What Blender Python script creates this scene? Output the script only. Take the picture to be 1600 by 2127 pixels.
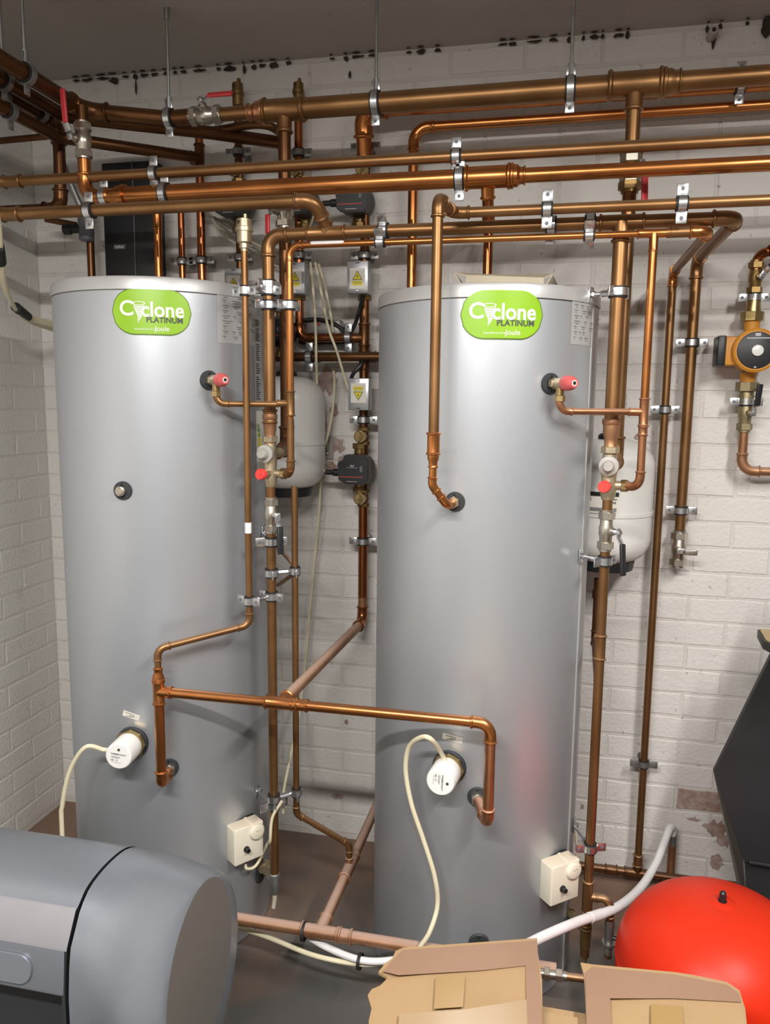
import bpy, bmesh, math, random
from mathutils import Vector, Matrix
random.seed(7)
PI = math.pi
for o in list(bpy.data.objects): bpy.data.objects.remove(o)
SC = bpy.context.scene
COL = SC.collection
# ------------------------------------------------------------------ camera, lights, exposure
YAW, PIT, ROL, CH, FPX = math.radians(12.3), math.radians(8.05), math.radians(.6), 1.54, 1620.0
fw = Vector((-math.sin(YAW)*math.cos(PIT), math.cos(YAW)*math.cos(PIT), -math.sin(PIT)))
_r = Vector((math.cos(YAW), math.sin(YAW), 0)); _u = _r.cross(fw)
rt = math.cos(ROL)*_r + math.sin(ROL)*_u
up = -math.sin(ROL)*_r + math.cos(ROL)*_u
cam = bpy.data.cameras.new('camera'); camo = bpy.data.objects.new('camera', cam); COL.objects.link(camo)
camo.matrix_world = Matrix(((rt.x, up.x, -fw.x, 0), (rt.y, up.y, -fw.y, 0), (rt.z, up.z, -fw.z, CH), (0, 0, 0, 1)))
cam.sensor_fit = 'HORIZONTAL'; cam.sensor_width = 36; cam.lens = 36*FPX/1600; cam.clip_start = .02
SC.camera = camo
wd = bpy.data.worlds.new('world'); SC.world = wd; wd.use_nodes = True
wd.node_tree.nodes['Background'].inputs[0].default_value = (.8, .85, 1, 1)
wd.node_tree.nodes['Background'].inputs[1].default_value = .02

def area_lamp(name, loc, rot, sx, sy, watt, colr):
    l = bpy.data.lights.new(name, 'AREA'); l.shape = 'RECTANGLE'; l.size = sx; l.size_y = sy; l.energy = watt; l.color = colr
    o = bpy.data.objects.new(name, l); COL.objects.link(o); o.location = loc; o.rotation_euler = rot
    return o
area_lamp('tube_light', (-.40, -.3, 2.44), (math.radians(6), 0, 0), 1.15, .10, 98, (1, .97, .93))
area_lamp('tube_light', (.85, .45, 2.44), (math.radians(4), 0, PI/2), 1.15, .10, 58, (1, .97, .93))
def spill_fill(loc, watt):      # added point fill for ceiling and upper wall, in place of sideways tube light
    l = bpy.data.lights.new('tube_spill_fill', 'POINT'); l.energy = watt; l.shadow_soft_size = .12; l.color = (1, .93, .86)
    o = bpy.data.objects.new('tube_spill_fill', l); COL.objects.link(o); o.location = loc
spill_fill((-.40, -.3, 2.30), .3); spill_fill((.85, .45, 2.30), 1.6)
SC.view_settings.view_transform = 'Standard'; SC.view_settings.look = 'None'
SC.view_settings.gamma = 1; SC.view_settings.use_curve_mapping = False
SC.view_settings.exposure = 0.0

# ------------------------------------------------------------------ geometry of the place
# the room's axes: X along the back wall, Y towards it, Z up. at() measures a point of the photo on a known plane.
ORG = Vector((0, 0, CH))
def ray(x, y): return rt*((x-800)/FPX) - up*((y-1063.5)/FPX) + fw
def at(x, y, X=None, Y=None, Z=None):
    d = ray(x, y)
    t = X/d.x if X is not None else Y/d.y if Y is not None else (Z-CH)/d.z
    return ORG + d*t
def zat(y, X, Y):     # height at which the upright line (X, Y) passes image row y
    k = -(y-1063.5)/FPX; a = Vector((X, Y, 0))
    return CH + (k*a.dot(fw) - a.dot(up))/(up.z - k*fw.z)
def xat(x, Y, Z):     # place where the level line (Y, Z) passes image column x
    k = (x-800)/FPX; a = Vector((0, Y, Z-CH))
    return (k*a.dot(fw) - a.dot(rt))/(rt.x - k*fw.x)
def pix(p):
    d = Vector(p) - ORG; f = d.dot(fw)
    return 800 + FPX*d.dot(rt)/f, 1063.5 - FPX*d.dot(up)/f
YW = 2.5; XL = -1.80; ZC = 2.60                      # back wall, left wall, ceiling
C1 = Vector((-1.08, 2.028, 0)); C2 = Vector((-.188, 2.08, 0)); TR = .28   # the two cylinders
H1, H2 = 1.835, 1.808
def tank_hit(x, y, C, R=TR):
    d = ray(x, y); ox, oy = -C.x, -C.y
    a = d.x*d.x + d.y*d.y; b = ox*d.x + oy*d.y; c = ox*ox + oy*oy - R*R
    t = (-b - math.sqrt(max(0, b*b - a*c)))/a
    p = ORG + d*t; n = Vector((p.x-C.x, p.y-C.y, 0)).normalized()
    return p, n
def V(*a): return Vector(a)
EX, EY, EZ = V(1, 0, 0), V(0, 1, 0), V(0, 0, 1)

# ------------------------------------------------------------------ materials
MAT = {}
def mat(name, c1, c2=None, scale=12, rough=.5, metal=0, bump=0, detail=4, contrast=.5, bscale=None, dust=0, spec=.5, coat=0,
        spots=None, dustcol=(.42, .33, .27)):
    m = bpy.data.materials.new(name); m.use_nodes = True; nt = m.node_tree; N = nt.nodes; L = nt.links
    b = N['Principled BSDF']; b.inputs['Roughness'].default_value = rough; b.inputs['Metallic'].default_value = metal
    b.inputs['Specular IOR Level'].default_value = spec
    if coat: b.inputs['Coat Weight'].default_value = coat; b.inputs['Coat Roughness'].default_value = .15
    g = N.new('ShaderNodeNewGeometry')
    src = None
    if c2 is None: b.inputs['Base Color'].default_value = (*c1, 1)
    else:
        t = N.new('ShaderNodeTexNoise'); t.inputs['Scale'].default_value = scale; t.inputs['Detail'].default_value = detail
        L.new(g.outputs['Position'], t.inputs['Vector'])
        r = N.new('ShaderNodeValToRGB'); w = .5*(1-contrast)
        r.color_ramp.elements[0].position = .5-w; r.color_ramp.elements[0].color = (*c2, 1)
        r.color_ramp.elements[1].position = .5+w; r.color_ramp.elements[1].color = (*c1, 1)
        L.new(t.outputs['Fac'], r.inputs['Fac']); src = r.outputs['Color']
    if spots:   # (scale, threshold, colour): small paint splashes or chips
        sc, th, colr = spots
        v = N.new('ShaderNodeTexVoronoi'); v.inputs['Scale'].default_value = sc
        L.new(g.outputs['Position'], v.inputs['Vector'])
        lt = N.new('ShaderNodeMath'); lt.operation = 'LESS_THAN'; lt.inputs[1].default_value = th
        L.new(v.outputs['Distance'], lt.inputs[0])
        s2 = N.new('ShaderNodeSeparateColor'); L.new(v.outputs['Color'], s2.inputs[0])
        gt = N.new('ShaderNodeMath'); gt.operation = 'GREATER_THAN'; gt.inputs[1].default_value = .72; L.new(s2.outputs[0], gt.inputs[0])
        mu = N.new('ShaderNodeMath'); mu.operation = 'MULTIPLY'; L.new(lt.outputs[0], mu.inputs[0]); L.new(gt.outputs[0], mu.inputs[1])
        mx = N.new('ShaderNodeMix'); mx.data_type = 'RGBA'; L.new(mu.outputs[0], mx.inputs['Factor'])
        if src: L.new(src, mx.inputs['A'])
        else: mx.inputs['A'].default_value = (*c1, 1)
        mx.inputs['B'].default_value = (*colr, 1); src = mx.outputs['Result']
    if dust:    # settled dust lies on what faces up
        s = N.new('ShaderNodeSeparateXYZ'); L.new(g.outputs['Normal'], s.inputs[0])
        mr = N.new('ShaderNodeMapRange'); mr.inputs['From Min'].default_value = .35; mr.inputs['From Max'].default_value = .95
        mr.inputs['To Max'].default_value = dust; L.new(s.outputs['Z'], mr.inputs['Value'])
        mx = N.new('ShaderNodeMix'); mx.data_type = 'RGBA'; L.new(mr.outputs['Result'], mx.inputs['Factor'])
        if src: L.new(src, mx.inputs['A'])
        else: mx.inputs['A'].default_value = (*c1, 1)
        mx.inputs['B'].default_value = (*dustcol, 1); src = mx.outputs['Result']
        m2 = N.new('ShaderNodeMath'); m2.operation = 'SUBTRACT'; m2.inputs[0].default_value = metal
        m3 = N.new('ShaderNodeMath'); m3.operation = 'MULTIPLY'; m3.inputs[1].default_value = metal
        L.new(mr.outputs['Result'], m3.inputs[0]); L.new(m3.outputs[0], m2.inputs[1]); L.new(m2.outputs[0], b.inputs['Metallic'])
        m4 = N.new('ShaderNodeMath'); m4.operation = 'MULTIPLY_ADD'; m4.inputs[1].default_value = .45; m4.inputs[2].default_value = rough
        L.new(mr.outputs['Result'], m4.inputs[0]); L.new(m4.outputs[0], b.inputs['Roughness'])
    if src: L.new(src, b.inputs['Base Color'])
    if bump:
        t2 = N.new('ShaderNodeTexNoise'); t2.inputs['Scale'].default_value = bscale or scale*4; t2.inputs['Detail'].default_value = 5
        L.new(g.outputs['Position'], t2.inputs['Vector'])
        bp = N.new('ShaderNodeBump'); bp.inputs['Strength'].default_value = bump; bp.inputs['Distance'].default_value = .01
        L.new(t2.outputs['Fac'], bp.inputs['Height']); L.new(bp.outputs['Normal'], b.inputs['Normal'])
    MAT[name] = m
    return m
mat('copper_dull', (.33, .175, .075), (.21, .105, .04), 9, .38, .85, dust=.40, dustcol=(.34, .25, .18))
mat('copper_orange', (.62, .25, .08), (.38, .135, .04), 8, .27, .95, dust=.15)
mat('copper_dark', (.19, .085, .033), (.10, .043, .018), 8, .36, .85, dust=.3, dustcol=(.25, .18, .13))
mat('copper_red', (.42, .15, .06), (.27, .085, .03), 10, .22, .95, dust=.1)
mat('copper_pink', (.55, .27, .15), (.38, .17, .08), 14, .33, .9, dust=.6, dustcol=(.45, .30, .23))
mat('copper_dusty', (.42, .22, .12), (.28, .13, .06), 16, .45, .7, dust=.95, dustcol=(.40, .27, .21))
mat('solder_green', (.35, .27, .15), (.22, .2, .12), 60, .5, .7)
mat('brass', (.50, .38, .18), (.36, .26, .11), 30, .32, .9)
mat('brass_dark', (.34, .22, .08), (.2, .13, .05), 25, .4, .85)
mat('bronze_pale', (.56, .47, .33), (.42, .34, .22), 40, .38, .8)
mat('nickel', (.62, .58, .50), (.48, .43, .36), 30, .3, .95)
mat('zinc', (.72, .73, .74), (.55, .56, .58), 40, .28, .95)
mat('zinc_dull', (.42, .42, .41), (.3, .3, .29), 40, .42, .85)
mat('rubber', (.012, .012, .013), None, rough=.6)
mat('black_plastic', (.014, .014, .016), None, rough=.42)
mat('black_metal', (.022, .023, .026), (.014, .014, .016), 6, .45)
mat('dark_screen', (.02, .02, .022), None, rough=.25)
mat('red_plastic', (.62, .05, .06), (.5, .035, .045), 20, .4)
mat('red_cap', (.85, .06, .05), None, rough=.38)
mat('red_faded', (.66, .13, .13), (.55, .09, .09), 30, .45)
mat('grey_cap', (.42, .40, .37), (.36, .34, .31), 30, .45)
mat('grey_plastic', (.13, .13, .15), None, rough=.5)
mat('cream_plastic', (.78, .73, .60), (.74, .69, .56), 20, .4, dust=.5, dustcol=(.55, .42, .30))
mat('white_plastic', (.82, .81, .78), None, rough=.35)
mat('white_hose', (.78, .76, .76), (.7, .68, .68), 20, .35)
mat('cable_cream', (.72, .66, .47), (.66, .60, .42), 30, .45)
mat('cable_grey', (.52, .48, .38), (.42, .38, .3), 30, .5)
mat('tank_grey', (.515, .54, .575), (.49, .515, .55), 3, .41, .60, spots=(55, .06, (.75, .75, .72)))
mat('tank_lid', (.55, .55, .55), (.53, .53, .53), 3, .38, .4)
mat('grommet', (.03, .034, .038), None, rough=.55)
mat('badge_green', (.30, .55, .012), (.24, .48, .01), 8, .3, coat=.6)
mat('badge_rim', (.12, .2, .03), None, rough=.3, metal=.3)
mat('print_white', (.85, .88, .75), None, rough=.5)
mat('print_dark', (.05, .06, .05), None, rough=.5)
mat('print_grey', (.2, .2, .2), None, rough=.5)
mat('sticker_clear', (.46, .46, .46), None, rough=.3, metal=.2)
mat('sticker_white', (.75, .73, .66), (.68, .65, .57), 40, .5)
mat('sticker_yellow', (.75, .62, .02), None, rough=.5)
mat('sticker_green', (.15, .5, .05), None, rough=.5)
mat('sticker_red', (.6, .06, .04), None, rough=.5)
mat('vessel_white', (.74, .73, .70), (.68, .67, .64), 6, .32, coat=.2)
mat('vessel_red', (.60, .022, .003), (.55, .019, .0025), 5, .40, coat=.0, spec=.22, dust=.03, dustcol=(.6, .28, .2))
mat('pump_orange', (.62, .27, .03), (.5, .2, .02), 20, .5)
mat('cardboard', (.36, .235, .12), (.325, .21, .105), 9, .7, bump=.1)
mat('cardboard_taped', (.29, .175, .115), (.265, .16, .105), 9, .38)
mat('tape', (.32, .20, .075), None, rough=.3, coat=.5)
mat('tape_clear', (.36, .25, .14), None, rough=.18, coat=.8)
mat('paper_box', (.50, .44, .33), (.44, .38, .28), 10, .7)
mat('silver_shell', (.235, .255, .29), (.225, .245, .28), 60, .30, .5)
mat('silver_lit', (.27, .265, .285), (.26, .255, .275), 60, .35, .4)  # lighter shell silver: light caught on the bevel is put into the colour
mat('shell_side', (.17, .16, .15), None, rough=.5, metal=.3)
mat('hopper_grey', (.20, .19, .17), (.17, .16, .14), 10, .55)
mat('wood_edge', (.4, .3, .16), (.34, .25, .13), 20, .6)
mat('box_steel', (.48, .49, .51), (.42, .43, .45), 30, .35, .7)
mat('hole', (.02, .014, .011), (.06, .04, .03), 60, .9)
mat('plaster_bit', (.45, .4, .37), (.4, .35, .32), 20, .8)
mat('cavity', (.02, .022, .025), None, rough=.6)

mat('wall_grey', (.30, .29, .28), (.27, .26, .25), 4, .7)
# painted brick: paint, grime and specks with a shape of their own
def brick_material(name, base, base2, dirt, dirt_amt, bump=.25, scale=2.2):
    m = mat(name, base, base2, scale, .62, bump=bump, bscale=90)
    nt = m.node_tree; N = nt.nodes; L = nt.links; b = N['Principled BSDF']
    src = b.inputs['Base Color'].links[0].from_socket
    g = next(n for n in N if n.type == 'NEW_GEOMETRY')
    t = N.new('ShaderNodeTexNoise'); t.inputs['Scale'].default_value = 6; t.inputs['Detail'].default_value = 9; t.inputs['Roughness'].default_value = .7
    L.new(g.outputs['Position'], t.inputs['Vector'])
    r = N.new('ShaderNodeValToRGB'); r.color_ramp.elements[0].position = .60; r.color_ramp.elements[1].position = .80
    r.color_ramp.elements[0].color = (0, 0, 0, 1); r.color_ramp.elements[1].color = (dirt_amt,)*3 + (1,)
    L.new(t.outputs['Fac'], r.inputs['Fac'])
    mx = N.new('ShaderNodeMix'); mx.data_type = 'RGBA'; L.new(r.outputs['Color'], mx.inputs['Factor']); L.new(src, mx.inputs['A'])
    mx.inputs['B'].default_value = (*dirt, 1)
    t3 = N.new('ShaderNodeTexNoise'); t3.inputs['Scale'].default_value = 55; t3.inputs['Detail'].default_value = 3
    L.new(g.outputs['Position'], t3.inputs['Vector'])
    r3 = N.new('ShaderNodeValToRGB'); r3.color_ramp.elements[0].position = .70; r3.color_ramp.elements[1].position = .74
    r3.color_ramp.elements[0].color = (0, 0, 0, 1); r3.color_ramp.elements[1].color = (.8, .8, .8, 1)
    L.new(t3.outputs['Fac'], r3.inputs['Fac'])
    m3 = N.new('ShaderNodeMath'); m3.operation = 'MULTIPLY'; L.new(r3.outputs['Color'], m3.inputs[0]); L.new(t.outputs['Fac'], m3.inputs[1])
    mx2 = N.new('ShaderNodeMix'); mx2.data_type = 'RGBA'; L.new(m3.outputs[0], mx2.inputs['Factor']); L.new(mx.outputs['Result'], mx2.inputs['A'])
    mx2.inputs['B'].default_value = (.10, .085, .075, 1)
    L.new(mx2.outputs['Result'], b.inputs['Base Color'])
    return m
brick_material('brick_paint', (.71, .68, .645), (.65, .62, .59), (.34, .30, .27), .55)
brick_material('brick_paint_left', (.68, .66, .62), (.62, .60, .57), (.28, .25, .23), .5)
brick_material('mortar_paint', (.66, .63, .59), (.58, .55, .51), (.25, .20, .15), .9)
brick_material('brick_bare', (.25, .13, .10), (.50, .42, .37), (.6, .56, .52), 1.0, scale=38)
brick_material('ceiling_paint', (.46, .42, .385), (.41, .37, .34), (.24, .21, .19), .35, .15)
mat('floor_paint', (.115, .108, .10), (.085, .08, .074), 3, .42, bump=.12, bscale=60, spots=(14, .03, (.5, .48, .45)))
nt = MAT['floor_paint'].node_tree; N = nt.nodes; L = nt.links
g = next(n for n in N if n.type == 'NEW_GEOMETRY'); b = N['Principled BSDF']; src = b.inputs['Base Color'].links[0].from_socket
t = N.new('ShaderNodeTexNoise'); t.inputs['Scale'].default_value = 2.1; t.inputs['Detail'].default_value = 5; L.new(g.outputs['Position'], t.inputs['Vector'])
s = N.new('ShaderNodeSeparateXYZ'); L.new(g.outputs['Position'], s.inputs[0])
mr = N.new('ShaderNodeMapRange'); mr.inputs['From Min'].default_value = 1.5; mr.inputs['From Max'].default_value = 2.2; mr.inputs['To Min'].default_value = -.25; mr.inputs['To Max'].default_value = .2
L.new(s.outputs['Y'], mr.inputs['Value'])
ad = N.new('ShaderNodeMath'); ad.operation = 'ADD'; L.new(t.outputs['Fac'], ad.inputs[0]); L.new(mr.outputs['Result'], ad.inputs[1])
r = N.new('ShaderNodeValToRGB'); r.color_ramp.elements[0].position = .5; r.color_ramp.elements[1].position = .68; L.new(ad.outputs[0], r.inputs['Fac'])
mx = N.new('ShaderNodeMix'); mx.data_type = 'RGBA'; L.new(r.outputs['Color'], mx.inputs['Factor']); L.new(src, mx.inputs['A']); mx.inputs['B'].default_value = (.19, .115, .08, 1)
L.new(mx.outputs['Result'], b.inputs['Base Color'])

# ------------------------------------------------------------------ mesh helpers
def sweep(bm, pts, rad, seg=14, cap=True, phase=0.0, ref=None):
    pts = [Vector(p) for p in pts]; n = len(pts)
    if not isinstance(rad, (list, tuple)): rad = [rad]*n
    tg = []
    for i in range(n):
        d = Vector()
        a, c = i, i
        while d.length < 1e-7 and (a > 0 or c < n-1):
            a = max(0, a-1); c = min(n-1, c+1); d = pts[c]-pts[a]
        tg.append(d.normalized() if d.length > 1e-9 else EZ.copy())
    q = ref if ref else (EZ if abs(tg[0].z) < .8 else EX)
    u = (q - tg[0]*q.dot(tg[0])).normalized(); rings = []
    for i in range(n):
        u = (u - tg[i]*u.dot(tg[i])).normalized(); v = tg[i].cross(u)
        rings.append([bm.verts.new(pts[i] + (u*math.cos(phase+2*PI*k/seg) + v*math.sin(phase+2*PI*k/seg))*rad[i]) for k in range(seg)])
    for i in range(n-1):
        for k in range(seg):
            bm.faces.new((rings[i][k], rings[i][(k+1) % seg], rings[i+1][(k+1) % seg], rings[i+1][k]))
    if cap:
        if rad[0] > 1e-5: bm.faces.new(rings[0][::-1])
        if rad[-1] > 1e-5: bm.faces.new(rings[-1])
    return bm
def lathe(bm, p, axis, prof, seg=20, cap=True, phase=0, ref=None):
    a = Vector(axis).normalized()
    return sweep(bm, [Vector(p)+a*h for h, r in prof], [r for h, r in prof], seg, cap, phase, ref)
def frame(n, upv=EZ):
    n = Vector(n).normalized(); x = Vector(upv).cross(n)
    if x.length < 1e-5: x = EX.copy()
    x.normalize(); return x, n.cross(x).normalized(), n      # right, up, out
def box(bm, c, sx, sy, sz, X=EX, Y=EY, Z=EZ, bev=0.0, seg=2):
    c = Vector(c); vs = []
    for i in (-1, 1):
        for j in (-1, 1):
            for k in (-1, 1): vs.append(bm.verts.new(c + X*(i*sx/2) + Y*(j*sy/2) + Z*(k*sz/2)))
    F = [(0, 1, 3, 2), (4, 6, 7, 5), (0, 4, 5, 1), (2, 3, 7, 6), (0, 2, 6, 4), (1, 5, 7, 3)]
    fs = [bm.faces.new([vs[i] for i in f]) for f in F]
    if bev > 0:
        bmesh.ops.bevel(bm, geom=list({e for f in fs for e in f.edges}), offset=bev, segments=seg, profile=.5, affect='EDGES', clamp_overlap=True)
    return bm
def prism(bm, poly, depth):
    """poly: list of Vectors (a planar outline); depth: Vector"""
    a = [bm.verts.new(p) for p in poly]; b_ = [bm.verts.new(Vector(p)+Vector(depth)) for p in poly]; n = len(poly)
    bm.faces.new(a[::-1]); bm.faces.new(b_)
    for i in range(n): bm.faces.new((a[i], a[(i+1) % n], b_[(i+1) % n], b_[i]))
    return bm
def mesh_from(bm, name, m, sharp=35):
    bmesh.ops.recalc_face_normals(bm, faces=bm.faces[:])
    me = bpy.data.meshes.new(name); bm.to_mesh(me); bm.free()
    me.materials.append(MAT[m] if isinstance(m, str) else m)
    me.shade_smooth(); me.set_sharp_from_angle(angle=math.radians(sharp))
    return me
USED = {}
def thing(name, label, cat, loc, group=None):
    o = bpy.data.objects.new(name, None); COL.objects.link(o); o.location = loc; o.empty_display_size = .02
    o['label'] = label; o['category'] = cat
    if group: o['group'] = group
    return o
def root_of(t):
    p = Vector(t.location); q = t.parent
    while q: p += Vector(q.location); q = q.parent
    return p
def part(t, name, bm, m, label=None, sharp=35):
    bmesh.ops.translate(bm, verts=bm.verts[:], vec=-root_of(t))
    o = bpy.data.objects.new(name, mesh_from(bm, name, m, sharp)); COL.objects.link(o); o.parent = t
    if label: o['label'] = label
    return o
def single(name, label, cat, bm, m, group=None, loc=None, kind=None, sharp=35):
    c = Vector(loc) if loc else sum((v.co for v in bm.verts), Vector())/len(bm.verts)
    bmesh.ops.translate(bm, verts=bm.verts[:], vec=-c)
    o = bpy.data.objects.new(name, mesh_from(bm, name, m, sharp)); COL.objects.link(o); o.location = c
    if kind == 'structure': o['kind'] = 'structure'
    if label: o['label'] = label
    if cat: o['category'] = cat
    if group: o['group'] = group
    return o
def B(): return bmesh.new()
def spline(pts, n=8):
    pts = [Vector(p) for p in pts]; q = [2*pts[0]-pts[1]] + pts + [2*pts[-1]-pts[-2]]; out = []
    for i in range(1, len(q)-2):
        for k in range(n):
            t = k/n; a, b_, c, d = q[i-1], q[i], q[i+1], q[i+2]
            out.append(.5*((2*b_) + (c-a)*t + (2*a-5*b_+4*c-d)*t*t + (3*b_-a-3*c+d)*t**3))
    out.append(pts[-1].copy()); return out
def arc(p0, c, p1, br, n=8):
    d1 = (c-p0).normalized(); d2 = (p1-c).normalized(); th = d1.angle(d2, 0)
    t = br*math.tan(th/2); a = c - d1*t; e = c + d2*t
    if th < 1e-3: return t, [a, e]
    nrm = (d2 - d1*d1.dot(d2)).normalized(); o = a + nrm*br
    return t, [o - nrm*(br*math.cos(th*k/n)) + d1*(br*math.sin(th*k/n)) for k in range(n+1)]
def pipe(t, a, b_, r, m, name='pipe', seg=16): return part(t, name, sweep(B(), [a, b_], r, seg), m)
def bead_ends(pts, r, k=1.13):
    """a fitting's sleeve along pts with a rolled bead at both ends"""
    d0 = (pts[1]-pts[0]).normalized(); d1 = (pts[-1]-pts[-2]).normalized(); s = r*.14
    P_ = []; R_ = []
    for h, f in ((0, 1.0), (0, 1.2), (s, 1.34), (2.2*s, 1.34), (3.2*s, k+.03), (4*s, k)): P_.append(pts[0]+d0*h*1.0); R_.append(r*f)
    for p in pts[1:-1]: P_.append(p); R_.append(r*k)
    for h, f in ((4*s, k), (3.2*s, k+.03), (2.2*s, 1.34), (s, 1.34), (0, 1.2), (0, 1.0)): P_.append(pts[-1]-d1*h); R_.append(r*f)
    return P_, R_
def elbow(t, p0, c, p1, r, m, br=None, soc=None, name='elbow', plain=False):
    br = br or r*2.2; soc = soc if soc is not None else r*1.3
    tl, A = arc(p0, c, p1, br); d1 = (c-p0).normalized(); d2 = (p1-c).normalized()
    if plain:
        part(t, name, sweep(B(), A, r*1.005, 16), m); return tl
    pts = [A[0]-d1*soc] + A + [A[-1]+d2*soc]
    P_, R_ = bead_ends(pts, r)
    part(t, name, sweep(B(), P_, R_, 18), m); return tl
def run(t, pts, r, m, br=None, em=None, plain=()):
    """straight pipes with an elbow at each corner"""
    pts = [Vector(p) for p in pts]; tl = [0]*len(pts)
    for i in range(1, len(pts)-1):
        tl[i] = elbow(t, pts[i-1], pts[i], pts[i+1], r, em or m, br, plain=(i in plain))
    for i in range(len(pts)-1):
        d = (pts[i+1]-pts[i]).normalized(); a = pts[i]+d*tl[i]; b_ = pts[i+1]-d*tl[i+1]
        if (b_-a).dot(d) > .002: pipe(t, a, b_, r, m)
def sleeve(t, a, b_, r, m, name='coupling', k=1.13):
    P_, R_ = bead_ends([Vector(a), (Vector(a)+Vector(b_))/2, Vector(b_)], r, k); return part(t, name, sweep(B(), P_, R_, 18), m)
def tee(t, p, main, branch, r, rb, m, L=None, Lb=None, name='tee'):
    p = Vector(p); main = Vector(main).normalized(); branch = Vector(branch).normalized(); L = L or r*3; Lb = Lb or r*1.1+rb*2.2
    bm = B(); P_, R_ = bead_ends([p-main*L, p, p+main*L], r); sweep(bm, P_, R_, 18)
    s = rb*.14; q = p+branch*Lb
    sweep(bm, [p, p+branch*(Lb-4*s), q-branch*3.2*s, q-branch*2.2*s, q-branch*s, q, q], [rb*1.2, rb*1.13, rb*1.16, rb*1.34, rb*1.34, rb*1.2, rb], 18)
    return part(t, name, bm, m)
def reducer(t, a, b_, ra, rb, m):
    a = Vector(a); b_ = Vector(b_); d = b_-a
    return part(t, 'reducer', sweep(B(), [a, a, a+d*.08, a+d*.16, a+d*.2, a+d*.45, a+d*.62, a+d*.84, a+d*.9, a+d*.97, b_, b_],
        [ra, ra*1.25, ra*1.28, ra*1.25, ra*1.12, ra*1.1, rb*1.15, rb*1.13, rb*1.3, rb*1.3, rb*1.2, rb], 18), m)
def nut(bm, p, axis, r, h, seg=6, ref=None): return lathe(bm, p, axis, [(-h/2, r*.9), (-h/2+.001, r), (h/2-.001, r), (h/2, r*.9)], seg, ref=ref)

# text laid flat or round a cylinder
def text_bm(s, size, bold=0.0, align='CENTER', sx=1.0):
    cu = bpy.data.curves.new('t', 'FONT'); cu.body = s; cu.size = size; cu.align_x = align; cu.align_y = 'CENTER'; cu.offset = bold; cu.resolution_u = 4
    ob = bpy.data.objects.new('t', cu); COL.objects.link(ob)
    me = bpy.data.meshes.new_from_object(ob.evaluated_get(bpy.context.evaluated_depsgraph_get()))
    bm = B(); bm.from_mesh(me); bpy.data.meshes.remove(me); bpy.data.objects.remove(ob); bpy.data.curves.remove(cu)
    for v in bm.verts: v.co.x *= sx
    return bm
def remap(bm, f):
    for v in bm.verts: v.co = f(v.co.x, v.co.y)
    return bm
def poly_bm(polys, thick=None):
    bm = B()
    for p in polys: bm.faces.new([bm.verts.new((x, y, 0)) for x, y in p])
    return bm
def rect(x0, y0, x1, y1): return [(x0, y0), (x1, y0), (x1, y1), (x0, y1)]
def on_tank(C, n0, z0, R):
    a0 = math.atan2(n0.y, n0.x)
    return lambda x, y: V(C.x + R*math.cos(a0 + x/TR), C.y + R*math.sin(a0 + x/TR), z0+y)
def on_plane(c, X, Yv): return lambda x, y: Vector(c) + X*x + Yv*y

# ------------------------------------------------------------------ the room
def struct(name, bm, m, label=None): 
    o = single(name, label, None, bm, m, kind='structure', loc=(0, 0, 0)); return o
floor = struct('floor', box(B(), (.4, .6, -.05), 4.8, 4.2, .1), 'floor_paint', 'dark grey painted concrete floor with worn brown patches')
ceiling = struct('ceiling', box(B(), (.4, .6, ZC+.05), 4.8, 4.2, .1), 'ceiling_paint', 'dingy off-white concrete ceiling')
wall_back = struct('wall_back', box(B(), (.4, YW+.05, ZC/2), 4.8, .1, ZC), 'mortar_paint', 'white painted brick wall behind the cylinders')
wall_left = struct('wall_left', box(B(), (XL-.05, .6, ZC/2), .1, 4.2, ZC), 'mortar_paint', 'grey-white painted brick wall beside the cylinders')
struct('wall_right', box(B(), (2.85, .6, ZC/2), .1, 4.2, ZC), 'wall_grey', 'plain grey painted wall')
struct('wall_front', box(B(), (.4, -1.5, ZC/2), 4.8, .1, ZC), 'wall_grey', 'plain grey painted wall')
CO, BL, JT = .078, .222, .0065
def brick_mesh(L_, seed):
    rnd = random.Random(seed); d = .0021; h = CO-JT; bv = .0032
    bm = B(); o = []; i_ = []
    nx = 4
    ring = []
    for k in range(nx+1): ring.append((-L_/2+L_*k/nx, -h/2))
    ring.append((L_/2, 0))
    for k in range(nx, -1, -1): ring.append((-L_/2+L_*k/nx, h/2))
    ring.append((-L_/2, 0))
    for x, z in ring:
        jx, jz = rnd.uniform(-.0015, .0015), rnd.uniform(-.0018, .0018)
        o.append(bm.verts.new((x+jx, .001, z+jz)))
        i_.append(bm.verts.new((x*(1-2*bv/L_)+jx, -d+rnd.uniform(-.0007, .0007), z*(1-2*bv/h)+jz)))
    n = len(o)
    for k in range(n): bm.faces.new((o[k], o[(k+1) % n], i_[(k+1) % n], i_[k]))
    c = bm.verts.new((rnd.uniform(-.03, .03)*L_, -d-.0003, 0))
    for k in range(n): bm.faces.new((i_[k], i_[(k+1) % n], c))
    return bm
def tank_cover(p):
    x, y = pix(p)
    if y < 585: return False
    for a, b_, c, d in ((108, 162, 545, 575), (790, 778, 1240, 1196)):
        f = (y-600)/1100
        if a+(b_-a)*f < x-30 and x+30 < c+(d-c)*f: return True
    return False
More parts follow.
